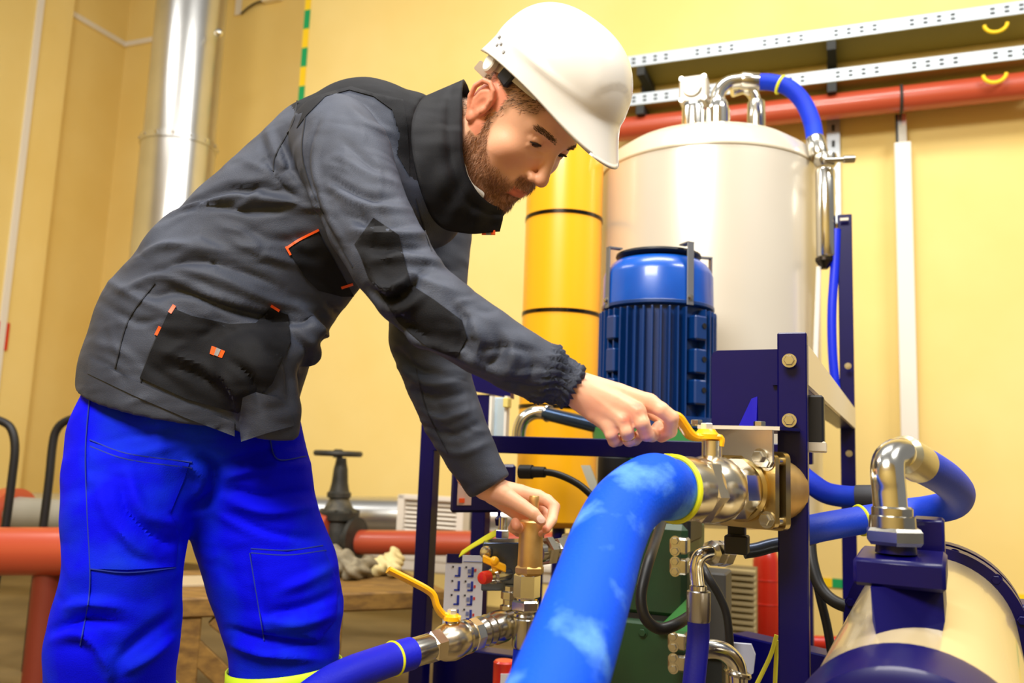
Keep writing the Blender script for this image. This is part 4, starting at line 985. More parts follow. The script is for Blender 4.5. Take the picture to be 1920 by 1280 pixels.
tubepart(eb, 'hose', [(1310, 1158, 1.25), (1309, 1200, 1.25), (1302, 1270, 1.24), (1290, 1380, 1.23)], 20, 1.25, mat('hose_navy', (6, 10, 150), .5, bump=.2, bscale=260), 24)
bk = thing('sensor_block', W(1382, 1036, 1.22), 'small black square connector under the valve flange', 'connector'); b = MB(); b.box(W(1382, 1020, 1.24), UD*.016, VD*.016, ZD*.013, .002); b.build('connector_body', mblack_m, bk)
b = MB(); b.box(W(1382, 985, 1.26), UD*.012, VD*.012, ZD*.02, .002); b.build('connector_neck', mblack_m, bk)
dk = thing('dark_pipe', W(1430, 1030, 1.5), 'dark steel pipe bend passing behind the front blue post', 'pipe'); tubepart(dk, 'pipe_run', [(1395, 1034, 1.5), (1420, 1030, 1.5), (1450, 1022, 1.5), (1490, 1016, 1.5), (1530, 1005, 1.5)], 13, 1.5, mat('pipe_dark', (60, 66, 80), .3, .9), 20)
def cable(pts, r, label):
    b = MB(); b.tube(pxline(pts, 8), r*mpp(pts[0][2]), 14); props(b.build('cable', rubber_m, None), label, 'cable')
cable([(1245, 968, 1.75), (1232, 1005, 1.5), (1222, 1035, 1.4), (1210, 1075, 1.36), (1202, 1120, 1.34), (1210, 1158, 1.33), (1236, 1178, 1.33), (1268, 1170, 1.34), (1300, 1150, 1.4)], 8, 'black cable looping left of the navy hose ferrule')
cable([(1300, 1040, 1.7), (1318, 1062, 1.62), (1330, 1085, 1.6), (1348, 1115, 1.6), (1362, 1150, 1.6), (1368, 1200, 1.6), (1368, 1240, 1.6)], 7, 'black cable dropping right of the navy hose')
cable([(1518, 1000, 1.7), (1522, 1050, 1.68), (1538, 1100, 1.66), (1570, 1130, 1.64), (1625, 1142, 1.62), (1680, 1130, 1.6)], 11, 'thick black cable bending to the right behind the front post')
cable([(1530, 1080, 1.75), (1538, 1120, 1.75), (1552, 1180, 1.75), (1564, 1260, 1.75), (1570, 1330, 1.75)], 8, 'black cable hanging straight down right of the front post')
lo = thing('lower_elbow', W(1370, 1270, 1.5), 'chrome elbow pointing down at the bottom beside the grey plate', 'fitting')
tubepart(lo, 'elbow', [(1290, 1222, 1.5), (1330, 1216, 1.5), (1358, 1222, 1.5), (1378, 1242, 1.5), (1384, 1270, 1.5), (1384, 1300, 1.5)], 17, 1.5, chrome_m, 24)
b = MB(); b.torus(W(1383, 1262, 1.5), ZD+R_*.2, 20*mpp(1.5), .005, 28, 8); b.build('collar', steel_m, lo)
b = MB(); b.prism([W(x, y, 1.62) for x, y in ((1372, 1205), (1408, 1208), (1416, 1228), (1412, 1262), (1372, 1290))], VD*.01); props(b.build('grey_plate', mat('plate_grey', (178, 180, 196), .5), None, False), 'pale grey metal plate at the bottom behind the chrome elbow', 'plate')
for pts, lab in (([(1456, 1190, 1.38), (1446, 1225, 1.38), (1430, 1260, 1.38), (1405, 1310, 1.38)], 'yellow wire slanting left beside the front post'), ([(1458, 1200, 1.38), (1455, 1240, 1.38), (1452, 1310, 1.38)], 'yellow wire hanging straight beside the front post')):
    b = MB(); b.tube(pxline(pts, 6), .0035, 8); props(b.build('yellow_wire', mat('wire_yellow', (220, 214, 60), .5), None), lab, 'wire')

# ---- hoses right of the front post
h1 = thing('rear_hose', W(1580, 935, 1.8), 'blue hose with a black sleeve behind the front post on the right', 'hose')
tubepart(h1, 'hose', [(1490, 880, 1.85), (1520, 905, 1.82), (1550, 924, 1.8), (1590, 931, 1.78), (1625, 931, 1.76)], 20, 1.8, hosed_m, 24)
hlat(h1, 'sleeve', W(1606, 931, 1.77), W(1660, 931, 1.74), [(0, .024), (1, .024)], mat('sleeve_dark', (50, 52, 60), .6), 24)

# ---- cream filter barrel in the right foreground
fb0, fb1 = W(1706, 1415, .85), W(1752, 1165, 1.45); fb0[2] = .585; fb1[2] = .632; fd = fb1-fb0; FL = np.linalg.norm(fd); fd /= FL
fs = nrm(np.cross(fd, ZD))
bar = thing('filter_barrel', (fb0+fb1)/2-ZD*.13, 'cream filter barrel with navy end rings in the right foreground', 'filter')
b = MB(); b.lathe(fb0, fd, [(.03, .116), (FL-.02, .118)], 64); b.build('barrel_shell', cream_m, bar)
b = MB(); b.lathe(fb0, fd, [(-.03, .06), (-.028, .105), (-.02, .116), (.03, .122), (.045, .122), (.05, .118)], 64); b.build('front_cap', navy_m, bar)
b = MB(); b.lathe(fb0, fd, [(FL-.05, .118), (FL-.05, .134), (FL-.02, .134), (FL-.02, .12), (FL, .12), (FL, .134), (FL+.03, .134)], 64); b.build('rear_flange', navy_m, bar)
for k in range(12):
    a = 2*math.pi*(k+.5)/12; d = fs*math.cos(a)+ZD*math.sin(a); bolt(bar, fb0+fd*(FL-.05)+d*.127, -fd, .007, m=navy_m)
for t in (.15, .55):
    b = MB(); q = fb0+fd*t; b.box(np.array([q[0], q[1], .25]), fs*.10, fd*.03, ZD*.25, .004); b.build('saddle', navy_m, bar)
nt_ = W(1690, 1062, 1.0)
b = MB(); nk_ = W(1697, 1155, 1.0); b.prism([W(1632, 1100, .985)+fs*0, W(1768, 1100, .985), W(1772, 1165, .97), W(1764, 1200, .96), W(1645, 1200, .96), W(1636, 1165, .97)], fd*.10); b.build('inlet_neck', navy_m, bar, False)
b = MB(); b.box(W(1690, 1064, 1.02), fs*76*mpp(1)*1.0, fd*.05, ZD*24*mpp(1)*1.02, .004); b.build('inlet_block', navy_m, bar)
b = MB(); b.box(W(1742, 1016, 1.10), fs*.018, fd*.02, ZD*.03, .003); b.build('lug', navy_m, bar)
b = MB(); b.box(W(1905, 1180, 1.42), fs*.03, fd*.03, ZD*.045, .006); b.build('side_lug', navy_m, bar)
# chrome elbow and looping hose on the barrel
eh = thing('loop_hose', W(1675, 1025, 1.02), 'blue hose looping back from the big chrome elbow on the filter barrel', 'hose'); eY = 1.02; s = mpp(eY)
vlat(eh, 'port', 1680, 1030, eY, [(1018, 34), (1036, 36)], navy_m, 28)
b = MB(); o = W(1677, 1004, eY); b.hexa(o-ZD*16*s, o+ZD*15*s, 53*s, .35); b.build('union_nut', steel_m, eh)
vlat(eh, 'nut_collar', 1673, 975, eY, [(950, 33), (953, 36), (966, 36), (968, 40), (988, 41), (992, 38)], steel_m, 36)
tubepart(eh, 'elbow', [(1670, 962, eY), (1667, 920, eY), (1664, 885, eY), (1668, 862, eY+.01), (1684, 850, eY+.025), (1704, 852, eY+.04)], 30, eY, chrome_m, 32)
hlat(eh, 'ferrule', W(1690, 850, eY+.025), W(1726, 871, eY+.075), [(0, .018), (.1, .024), (.9, .0245), (1, .023)], mat('ferrule_cream', (214, 206, 170), .3, .9), 32)
hp_ = [(1716, 866, eY+.06), (1745, 880, eY+.10), (1778, 902, eY+.17), (1796, 925, eY+.26), (1785, 945, eY+.36), (1745, 955, eY+.42), (1690, 962, eY+.45), (1620, 974, eY+.45), (1540, 988, eY+.42), (1490, 1000, eY+.42)]
P = pxline(hp_, 8); b = MB(); b.tube(P, .0235, 28); b.build('hose', mat('hose_royal', (0, 56, 196), .55, bump=.2, bscale=260), eh)
b = MB(); b.torus(W(1614, 975, eY+.45), W(1540, 988, eY+.42)-W(1690, 962, eY+.45), .024, .003, 36, 8); b.build('yellow_tie', tie_m, eh)
# ================================================================== THE PERSON
person = thing('person', (W(345, 760, 1.42)[0], 1.42, 0.0), 'man in grey work jacket and bright blue trousers bending over the valves', 'person')
VN = nrm(ray(500, 600))                                   # depth axis used to flatten torso sections

# ---- head, sculpted in its own axes (x to his right, y forward, z up)
HY = nrm([.45, -.31, -.84]); HZ = np.array([.63, -.56, .54]); HZ = nrm(HZ-HY*(HY@HZ)); HX = np.cross(HY, HZ)
HM = np.stack([HX, HY, HZ], 1); HT = np.array([-.004, 1.331, 1.419])
def hl(p): return HT+np.asarray(p, float)@HM.T            # head-local -> world
def to_hl(p): return (np.asarray(p)-HT)@HM

S = SDF((-.13, -.19, -.24), (.13, .14, .15), .0019)
S.ell((0, -.006, .045), (.077, .1, .083), k=.01)
S.ell((0, .03, -.02), (.064, .064, .08), k=.03)
S.ell((0, .055, -.055), (.046, .042, .052), k=.02)
for sx in (-1, 1):
    S.chain([(sx*.058, -.004, -.03), (sx*.057, .008, -.064), (sx*.036, .05, -.092), (sx*.012, .077, -.106)], [.02, .0185, .018, .018], .02)
    S.ell((sx*.045, .058, -.012), (.022, .022, .018), k=.02)
    S.cone((sx*.05, .05, -.03), (sx*.04, .06, -.06), .02, .016, .02)
S.ell((0, .083, -.1), (.018, .014, .016), k=.014)
S.ell((0, .078, -.057), (.027, .022, .026), k=.02)
S.chain([(-.045, .066, .041), (-.025, .083, .043), (0, .086, .04), (.025, .083, .043), (.045, .066, .041)], [.008, .01, .009, .01, .008], .012)
for sx in (-1, 1):
    S.ell((sx*.033, .096, .024), (.0185, .017, .0125), k=.012, op='cut')
S.chain([(0, .085, .034), (0, .099, .012), (0, .112, -.012)], [.008, .0085, .0105], .009)
S.ell((0, .1145, -.0185), (.0115, .0105, .0095), k=.007)
for sx in (-1, 1):
    S.ell((sx*.0125, .103, -.023), (.0075, .0105, .0075), k=.005)
    S.ell((sx*.0065, .108, -.0295), (.0036, .0055, .004), k=.002, op='cut')
# eyelids round each eyeball; he looks down, so the upper lid hangs low
for sx in (-1, 1):
    ec = np.array([sx*.0325, .0735, .0245])
    S.cone(ec+(sx*-.012, .0075, -.001), ec+(sx*.011, .004, -.0015), .0022, .0016, .008)
    S.ell(ec+(0, .0005, .0015), (.0155, .0138, .0125), k=.003)
    S.ell(ec+(sx*.002, .0155, -.0045), (.0138, .0100, .0052), k=.0012, op='cut')
    S.cone(ec+(sx*-.011, .009, -.0105), ec+(sx*.009, .0075, -.010), .002, .0016, .007)
# lips
S.chain([(-.024, .0895, -.0585), (-.010, .1, -.0535), (0, .1015, -.0545), (.010, .1, -.0535), (.024, .0895, -.0585)], [.003, .0048, .0045, .0048, .003], .004)
S.chain([(-.022, .0885, -.0605), (-.008, .0985, -.0655), (.008, .0985, -.0655), (.022, .0885, -.0605)], [.003, .0055, .0055, .003], .004)
S.chain([(-.025, .092, -.0592), (-.01, .1045, -.0592), (0, .106, -.0598), (.01, .1045, -.0592), (.025, .092, -.0592)], [.0012]*5, .0018, op='cut')
S.cone((-.012, .098, -.079), (.012, .098, -.079), .006, .006, .008, op='cut')
# neck towards the shoulders
nb = to_hl(W(800, 268, 1.43))
S.cone((0, -.025, -.05), nb, .058, .07, .03)
S.cone((.03, .02, -.085), nb+np.array([.0, .04, 0]), .02, .03, .03)
# ears
for sx in (-1, 1):
    c = np.array([sx*.077, -.012, 0])
    def e(x, y, z): return c+np.array([sx*x, y, z])
    S.ell(e(.002, -.005, .003), (.007, .022, .032), k=.006)
    S.ell(e(.012, .004, -.002), (.008, .009, .014), k=.004, op='cut')
    S.chain([e(.004, .012, .006), e(.007, .013, .018), e(.009, .005, .029), e(.011, -.008, .0325), e(.013, -.02, .026), e(.014, -.025, .01), e(.012, -.021, -.008), e(.008, -.012, -.02), e(.004, -.002, -.03)],
            [.0035, .004, .0042, .0043, .0045, .0043, .0042, .0042, .0045], .003)
    S.chain([e(.006, -.004, .02), e(.008, -.013, .01), e(.008, -.013, -.004), e(.006, -.006, -.014)], [.003, .0032, .0032, .003], .003)
    S.ell(e(.004, .0, -.029), (.0055, .009, .0095), k=.004)
    S.ell(e(.005, .011, -.005), (.004, .005, .007), k=.003)
Vh, Fh = S.mesh(); Vh = smooth(Vh, Fh, 2, .5)
Nh = vnormals(Vh, Fh)
Vh = to_hl(sculpt(hl(Vh), Fh, [([(994, 330), (980, 334), (962, 346)], -.0016, 4), ([(988, 322), (974, 330), (958, 338)], .0012, 6), ([(1000, 279), (1012, 284), (1026, 288)], -.0010, 3), ([(996, 262), (1006, 254), (1022, 258)], -.0009, 2.5), ([(1040, 262), (1052, 272)], -.0010, 3), ([(985, 290), (1000, 300), (1012, 312)], .0012, 9)]))
Nh = vnormals(Vh, Fh)
hlV = Vh.copy()

# colour masks in head axes: beard, hair, flush, lips
def sstep(a, b, x): t = np.clip((x-a)/(b-a), 0, 1); return t*t*(3-2*t)
def head_masks(P):
    x, y, z = np.abs(P[:, 0]), P[:, 1], P[:, 2]
    jaw = sstep(-.012, -.034, z+.0*y)                         # below the cheek line
    cheek = -.052+.9*np.clip(.062-y, 0, .07)                  # beard top line: low near the mouth, rising to the ear
    bm = sstep(cheek+.012, cheek-.006, z)*sstep(.0, .012, y+.004)*sstep(-.16, -.13, z)
    moust = sstep(.03, .02, x)*sstep(-.028, -.036, z)*sstep(-.056, -.05, z)*sstep(.07, .08, y)
    b = np.maximum(bm, moust)
    lip = sstep(.024, .018, x)*sstep(-.0505, -.0525, z)*sstep(-.0735, -.071, z)*sstep(.088, .092, y)
    b = b*(1-lip)
    b *= 1-sstep(-.105, -.125, z)*sstep(.05, .02, y)*.9       # throat stays bare
    hair = sstep(.028, .044, z-.35*np.clip(y-.02, 0, 1))*sstep(.072, .056, y)*(1-sstep(.066, .07, x)*sstep(.02, .035, z)*0)
    side = sstep(.036, .024, y)*sstep(.012, .024, z)
    back = sstep(-.03, -.045, y)*sstep(-.075, -.05, z)
    burn = sstep(.026, .02, y)*sstep(.008, .013, y)*sstep(-.03, -.02, z)
    hair = np.maximum.reduce([hair, side, back, burn*.8])
    ear = (x > .0715)*(np.abs(y+.014) < .03)*(np.abs(z) < .042)
    return b*(1-ear), hair*(1-ear), lip, ear
bmask, hmask, lmask, emask = head_masks(hlV)

# ---- hands (pixel positions with depths, radii in pixels)
def hand(prims, h=.0016, k=.006, extra=None):
    allp = [W(*p[:3]) for ch in prims for p in ch]; lo = np.min(allp, 0)-.045; hi = np.max(allp, 0)+.045
    s = SDF(lo, hi, h)
    for ch in prims:
        P, R = cpx(ch); s.chain(P, R, k)
    if extra: extra(s)
    V, Fc = s.mesh(); return smooth(V, Fc, 2, .5), Fc
HR = [
 [(1040, 712, 1.085, 31), (1075, 728, 1.085, 31), (1100, 736, 1.085, 29)],
 [(1095, 722, 1.085, 24), (1160, 738, 1.085, 20), (1217, 755, 1.085, 17)],
 [(1092, 732, 1.08, 25), (1150, 755, 1.075, 21), (1194, 772, 1.068, 17)],
 [(1090, 742, 1.08, 24), (1135, 768, 1.075, 20), (1168, 788, 1.068, 15.5)],
 [(1088, 750, 1.085, 22), (1115, 775, 1.08, 18), (1141, 797, 1.075, 14.5)],
 [(1217, 755, 1.085, 16.5), (1240, 768, 1.078, 14.5), (1259, 783, 1.08, 14), (1257, 808, 1.095, 12.5), (1240, 819, 1.108, 10.5)],
 [(1194, 772, 1.068, 16), (1204, 792, 1.062, 14.5), (1212, 814, 1.07, 13.5), (1222, 816, 1.095, 12.5), (1234, 800, 1.115, 11)],
 [(1168, 788, 1.068, 15), (1175, 808, 1.064, 13.5), (1180, 825, 1.072, 12.5), (1190, 824, 1.097, 11.5), (1206, 810, 1.115, 10.5)],
 [(1141, 797, 1.075, 13.5), (1146, 814, 1.072, 12), (1151, 827, 1.078, 11), (1160, 826, 1.098, 10), (1176, 816, 1.112, 9)],
 [(1112, 735, 1.11, 21), (1165, 752, 1.128, 17), (1212, 770, 1.13, 13.5), (1245, 786, 1.126, 11)],
]
Vr, Fr = hand(HR, .0015, .005)
Vr = sculpt(Vr, Fr, [([(1208, 770), (1225, 800)], -.0015, 3), ([(1182, 786), (1192, 812)], -.0015, 3), ([(1156, 800), (1164, 818)], -.0012, 3),
  ([(1110, 722), (1160, 745), (1194, 768)], .0010, 5), ([(1105, 738), (1140, 765), (1166, 785)], .0008, 5), ([(1200, 762), (1192, 776)], .0016, 8), ([(1172, 780), (1164, 792)], .0014, 7)])
HL = [
 [(880, 890, 1.50, 25), (912, 912, 1.50, 25), (930, 920, 1.50, 24)],
 [(930, 917, 1.50, 20), (975, 925, 1.505, 17), (1008, 932, 1.51, 13.5)],
 [(930, 922, 1.51, 20), (975, 936, 1.53, 16), (1004, 948, 1.535, 13)],
 [(928, 925, 1.51, 20), (965, 945, 1.54, 16), (990, 958, 1.55, 12.5)],
 [(925, 925, 1.51, 18), (952, 948, 1.54, 15), (972, 964, 1.555, 12)],
 [(1008, 932, 1.51, 13), (1026, 938, 1.505, 11.5), (1039, 950, 1.495, 11), (1035, 974, 1.472, 9.5), (1024, 992, 1.452, 8)],
 [(1004, 948, 1.535, 12.5), (1022, 958, 1.535, 11), (1030, 972, 1.52, 10.5), (1022, 990, 1.49, 9.5), (1010, 1000, 1.465, 8)],
 [(990, 958, 1.55, 12), (1004, 976, 1.55, 10.5), (1000, 992, 1.53, 10), (978, 992, 1.475, 9.5), (968, 986, 1.45, 8.5)],
 [(972, 964, 1.555, 11.5), (982, 984, 1.55, 10), (972, 996, 1.52, 9.5), (962, 990, 1.48, 9), (966, 978, 1.455, 8)],
 [(930, 922, 1.495, 20), (955, 934, 1.465, 16), (978, 948, 1.446, 13.5), (1000, 962, 1.438, 11.5), (1016, 977, 1.437, 8.5)],
]
Vl, Fl = hand(HL, .0017, .0055)

# ---- hidden body inside the clothes, so the figure is whole
def inner():
    s = SDF((-.75, 1.0, .05), (.3, 1.85, 1.5), .012)
    def c(pts, k=.03, sq=None): P, R = cpx(pts); s.chain(P, R, k, sq)
    c([(350, 700, 1.44, 90), (430, 560, 1.42, 140), (570, 400, 1.42, 110), (690, 310, 1.44, 80), (790, 272, 1.44, 58), (862, 250, 1.37, 56)], sq=(VN, .8))
    c([(650, 280, 1.30, 50), (735, 490, 1.13, 40), (772, 542, 1.105, 36), (900, 633, 1.08, 30), (1070, 724, 1.085, 27)])
    c([(790, 350, 1.58, 45), (804, 480, 1.58, 36), (800, 635, 1.53, 34), (850, 785, 1.505, 27), (905, 905, 1.5, 22)])
    for x, Y in ((225, 1.335), (520, 1.5)):
        P = [W(275 if x < 300 else 440, 860, Y+.03), W(x+8, 1200, Y+.03)]; P.append(P[1]*np.array([1, 1, 0])+np.array([0, .02, .1]))
        s.chain(P, [.06, .05, .04], .03)
    return s.mesh()
Vi, Fi = inner()
Vhw = hl(hlV)
allV = np.vstack([Vhw, Vr, Vl, Vi]); o1 = len(Vhw); o2 = o1+len(Vr); o3 = o2+len(Vl)
allF = np.vstack([Fh, Fr+o1, Fl+o2, Fi+o3])
def skin_material():
    m = bpy.data.materials.new('skin'); m.use_nodes = True; nt = m.node_tree; b = nt.nodes['Principled BSDF']
    b.inputs['Roughness'].default_value = .48; b.inputs['Subsurface Weight'].default_value = .12; b.inputs['Subsurface Radius'].default_value = (.01, .004, .002); b.inputs['Subsurface Scale'].default_value = .6
    a = nt.nodes.new('ShaderNodeVertexColor'); a.layer_name = 'mask'
    tc = nt.nodes.new('ShaderNodeTexCoord')
    n = nt.nodes.new('ShaderNodeTexNoise'); n.inputs['Scale'].default_value = 28; nt.links.new(tc.outputs['Object'], n.inputs['Vector'])
    base = nt.nodes.new('ShaderNodeMix'); base.data_type = 'RGBA'; base.inputs['A'].default_value = lin((244, 190, 154)); base.inputs['B'].default_value = lin((236, 172, 136)); nt.links.new(n.outputs['Fac'], base.inputs['Factor'])
    sp = nt.nodes.new('ShaderNodeSeparateColor'); nt.links.new(a.outputs['Color'], sp.inputs[0])
    def mx(prev, fac, col):
        q = nt.nodes.new('ShaderNodeMix'); q.data_type = 'RGBA'; nt.links.new(prev, q.inputs['A']); q.inputs['B'].default_value = lin(col); nt.links.new(fac, q.inputs['Factor']); return q.outputs['Result']
    c = mx(base.outputs['Result'], sp.outputs[2], (222, 104, 78))      # flush: lips, knuckles, ears
    c = mx(c, sp.outputs[0], (150, 100, 66))                           # skin under the beard
    c = mx(c, sp.outputs[1], (146, 106, 74))                           # skin under the cropped hair
    nt.links.new(c, b.inputs['Base Color'])
    n2 = nt.nodes.new('ShaderNodeTexNoise'); n2.inputs['Scale'].default_value = 320; nt.links.new(tc.outputs['Object'], n2.inputs['Vector'])
    bp = nt.nodes.new('ShaderNodeBump'); bp.inputs['Strength'].default_value = .12; bp.inputs['Distance'].default_value = .001; nt.links.new(n2.outputs['Fac'], bp.inputs['Height']); nt.links.new(bp.outputs[0], b.inputs['Normal'])
    return m
skin_m = skin_material()
body = link('body', allV, allF, skin_m, person)
colr = np.zeros((len(allV), 4), np.float32); colr[:, 3] = 1
colr[:o1, 0] = bmask*.62; colr[:o1, 1] = hmask*.7
fl = np.maximum(lmask*.75, emask*.5); 
fl = np.maximum(fl, .22*np.exp(-(np.linalg.norm((hlV-np.array([.05, .07, -.02]))*np.array([1, 1, 1.2]), axis=1)/.024)**2))
fl = np.maximum(fl, .35*np.exp(-(np.linalg.norm(hlV-np.array([0, .118, -.02]), axis=1)/.012)**2)); colr[:o1, 2] = fl
def flush(V, spots, o):
    for (x, y, Y, r, a) in spots:
        d = np.linalg.norm(V-W(x, y, Y), axis=1); colr[o:o+len(V), 2] = np.maximum(colr[o:o+len(V), 2], a*np.exp(-(d/(r*mpp(Y)))**2))
flush(Vr, [(1197, 762, 1.06, 12, .75), (1176, 783, 1.055, 12, .75), (1215, 745, 1.08, 14, .25), (1150, 812, 1.07, 10, .35), (1212, 815, 1.06, 14, .35), (1240, 822, 1.1, 16, .5), (1110, 770, 1.06, 30, .25)], o1)
flush(Vl, [(1038, 950, 1.49, 14, .4), (1022, 995, 1.45, 16, .5), (1014, 978, 1.43, 10, .4), (965, 985, 1.45, 16, .5)], o2)
at = body.data.color_attributes.new('mask', 'FLOAT_COLOR', 'POINT'); at.data.foreach_set('color', colr.ravel())

# fingernail of the left thumb, wedding ring
def disc_on(name, c, n, up, rx, ry, m, parent, dome=.0006):
    n = nrm(n); s = nrm(np.cross(up, n)); t = np.cross(n, s); v = []; f = []
    for i, q in enumerate((0, .6, 1)):
        for k in range(14):
            th = 2*math.pi*k/14; v.append(np.asarray(c)+(s*math.cos(th)*rx+t*math.sin(th)*ry)*q+n*dome*(1-q*q*2))
    for i in range(2):
        for k in range(14): f.append((i*14+k, (i+1)*14+k, (i+1)*14+(k+1) % 14, i*14+(k+1) % 14))
    return link(name, v, f, m, parent)
nail_m = mat('nail', (246, 206, 190), .25)
bvL = bvh_of(Vl, Fl); bvR = bvh_of(Vr, Fr)
h = bvL.ray_cast(Vector(CAM), Vector(nrm(ray(1014, 973))))
if h[0]: disc_on('thumbnail', np.array(h[0])+np.array(h[1])*.0006, h[1], W(1014, 973, 1.43)-W(1000, 962, 1.43), .0062, .0075, nail_m, person)
b = MB(); ra, rb = W(1177, 813, 1.066), W(1181, 826, 1.073); b.torus(W(1178, 817, 1.0705), rb-ra, 14.2*mpp(1.07), .0011, 32, 8); b.build('finger_ring', gold_m, person, label='thin gold ring')

# eyes
for sx in (1, -1):
    ec = hl((sx*.0325, .0735, .0245)); b = MB(); b.sphere(ec, .0124, 20); eo = b.build('eye', eyew_m, person)
    g = nrm(HM@np.array([0, .9, -.42])); b = MB(); b.lathe(ec+g*.0108, g, [(0, .0074), (.0014, .0064), (.0022, .001)], 20); b.build('iris', iris_m, eo)

# lash lines of the lowered upper lids
for sx in (1, -1):
    ec = np.array([sx*.0325, .0735, .0245]); P = []
    for k in range(9):
        t = -1+2*k/8; P.append(ec+np.array([sx*(.0015+.0135*t), .0148-.0062*t*t, .0002-.0035*t*t]))
    b = MB(); b.tube(hl(np.array(P)), [.0006+.0013*math.sin(math.pi*(k+.5)/9) for k in range(9)], 8); b.build('eyelash', mat('lash_dark', (34, 22, 16), .6), person)

# hair, beard, eyebrows as short strands growing from the head
def strands(name, mask, n, length, m, flow, spread=.5, lift=.5, width=.00035, seed=1):
    rng = np.random.default_rng(seed); w = mask**1.6; w[w < .06] = 0
    if w.sum() == 0: return
    idx = rng.choice(len(w), n, p=w/w.sum()); v = []; f = []
    P = hlV[idx]+rng.normal(0, .0008, (n, 3)); N = Nh[idx]
    for i in range(n):
        fl = np.asarray(flow(P[i]), float); d = nrm(fl-N[i]*(fl@N[i])+rng.normal(0, spread, 3)*.5)
        L = length*(.6+.6*rng.random()); s = nrm(np.cross(d, N[i]+rng.normal(0, .4, 3)))*width
        a = P[i]-N[i]*.0005; mid = a+(d*.6+N[i]*lift)*L*.55; e = mid+(d+N[i]*lift*.35)*L*.5
        o = len(v); v += [a-s, a+s, mid+s*.8, mid-s*.8, e]; f += [(o, o+1, o+2, o+3), (o+3, o+2, o+4)]
    return link(name, hl(np.array(v)), f, m, person)
strands('hair', hmask, 9000, .011, hair_m, lambda p: (0, -.6, -.8), .35, .25, seed=2)
strands('beard', bmask, 9000, .0085, beard_m, lambda p: (0, .25, -1), .5, .45, seed=3)
def brow_mask(P):
    x = np.abs(P[:, 0]); z = P[:, 2]; y = P[:, 1]
    zc = .0425+.004*np.sin(np.clip((x-.012)/.04, 0, 1)*math.pi)-.06*np.clip(x-.04, 0, 1)
    return sstep(.0052, .0025, np.abs(z-zc))*sstep(.011, .015, x)*sstep(.054, .046, x)*(y > .05)
for sx in (1, -1): strands('eyebrow', brow_mask(hlV)*(hlV[:, 0]*sx > 0), 520, .009, hair_m, lambda p: (np.sign(p[0]), -.2, .15), .3, .12, .00034, seed=4)

# ---- jacket
S = SDF((-.72, .93, .80), (.16, 1.84, 1.60), .0046)
def ch(s, pts, k=.02, sq=None): P, R = cpx(pts); s.chain(P, R, k, sq)
ch(S, [(354, 770, 1.43, 193), (361, 715, 1.43, 196), (385, 640, 1.43, 197), (434, 560, 1.42, 184), (504, 478, 1.42, 174), (580, 398, 1.42, 166), (640, 332, 1.42, 160), (690, 295, 1.43, 150), (755, 300, 1.45, 132), (800, 315, 1.47, 112)], .03, (VN, .86))
ch(S, [(700, 400, 1.36, 110), (800, 400, 1.42, 70)], .05)
ch(S, [(560, 640, 1.36, 50), (578, 662, 1.38, 26)], .03)
ch(S, [(480, 690, 1.32, 75), (505, 770, 1.34, 58), (500, 830, 1.35, 58)], .03)
h0, h1, h2 = W(146, 702, 1.47), W(452, 834, 1.25), W(562, 802, 1.43); hn = nrm(np.cross(h1-h0, h2-h0)); hn = -hn if hn[2] > 0 else hn
S.plane(h0, hn, (-.8, .9, .78), (0, 1.9, 1.3), .004)
S.cone(W(348, 700, 1.43)+hn*.0, W(348, 700, 1.43)+hn*.4, .155, .155, .004, (VN, .86), op='cut') if False else None
# right sleeve
RS = [(628, 262, 1.30, 88), (648, 300, 1.26, 92), (668, 355, 1.22, 87), (695, 420, 1.17, 84), (733, 485, 1.125, 81), (772, 542, 1.10, 75), (835, 592, 1.085, 71), (905, 637, 1.075, 66), (970, 676, 1.075, 61), (1020, 700, 1.08, 57), (1052, 714, 1.083, 47), (1068, 722, 1.085, 46), (1100, 738, 1.085, 46)]
ch(S, RS, .012)
ca, cb = W(1097, 690, 1.085), W(1052, 773, 1.085); axr = nrm(W(1100, 740, 1.085)-W(1030, 704, 1.082)); S.plane((ca+cb)/2, axr, (ca+cb)/2-.09, (ca+cb)/2+.12, .002)
# left sleeve
LS = [(800, 330, 1.60, 92), (812, 440, 1.60, 74), (802, 540, 1.57, 74), (800, 635, 1.53, 71), (822, 712, 1.51, 62), (850, 785, 1.505, 56), (882, 850, 1.50, 49), (908, 895, 1.5, 43), (935, 935, 1.5, 42)]
ch(S, LS, .012)
da, db = W(896, 932, 1.5), W(944, 893, 1.5); axl = nrm(W(920, 915, 1.5)-W(882, 850, 1.5)); S.plane((da+db)/2, axl, (da+db)/2-.09, (da+db)/2+.12, .002)
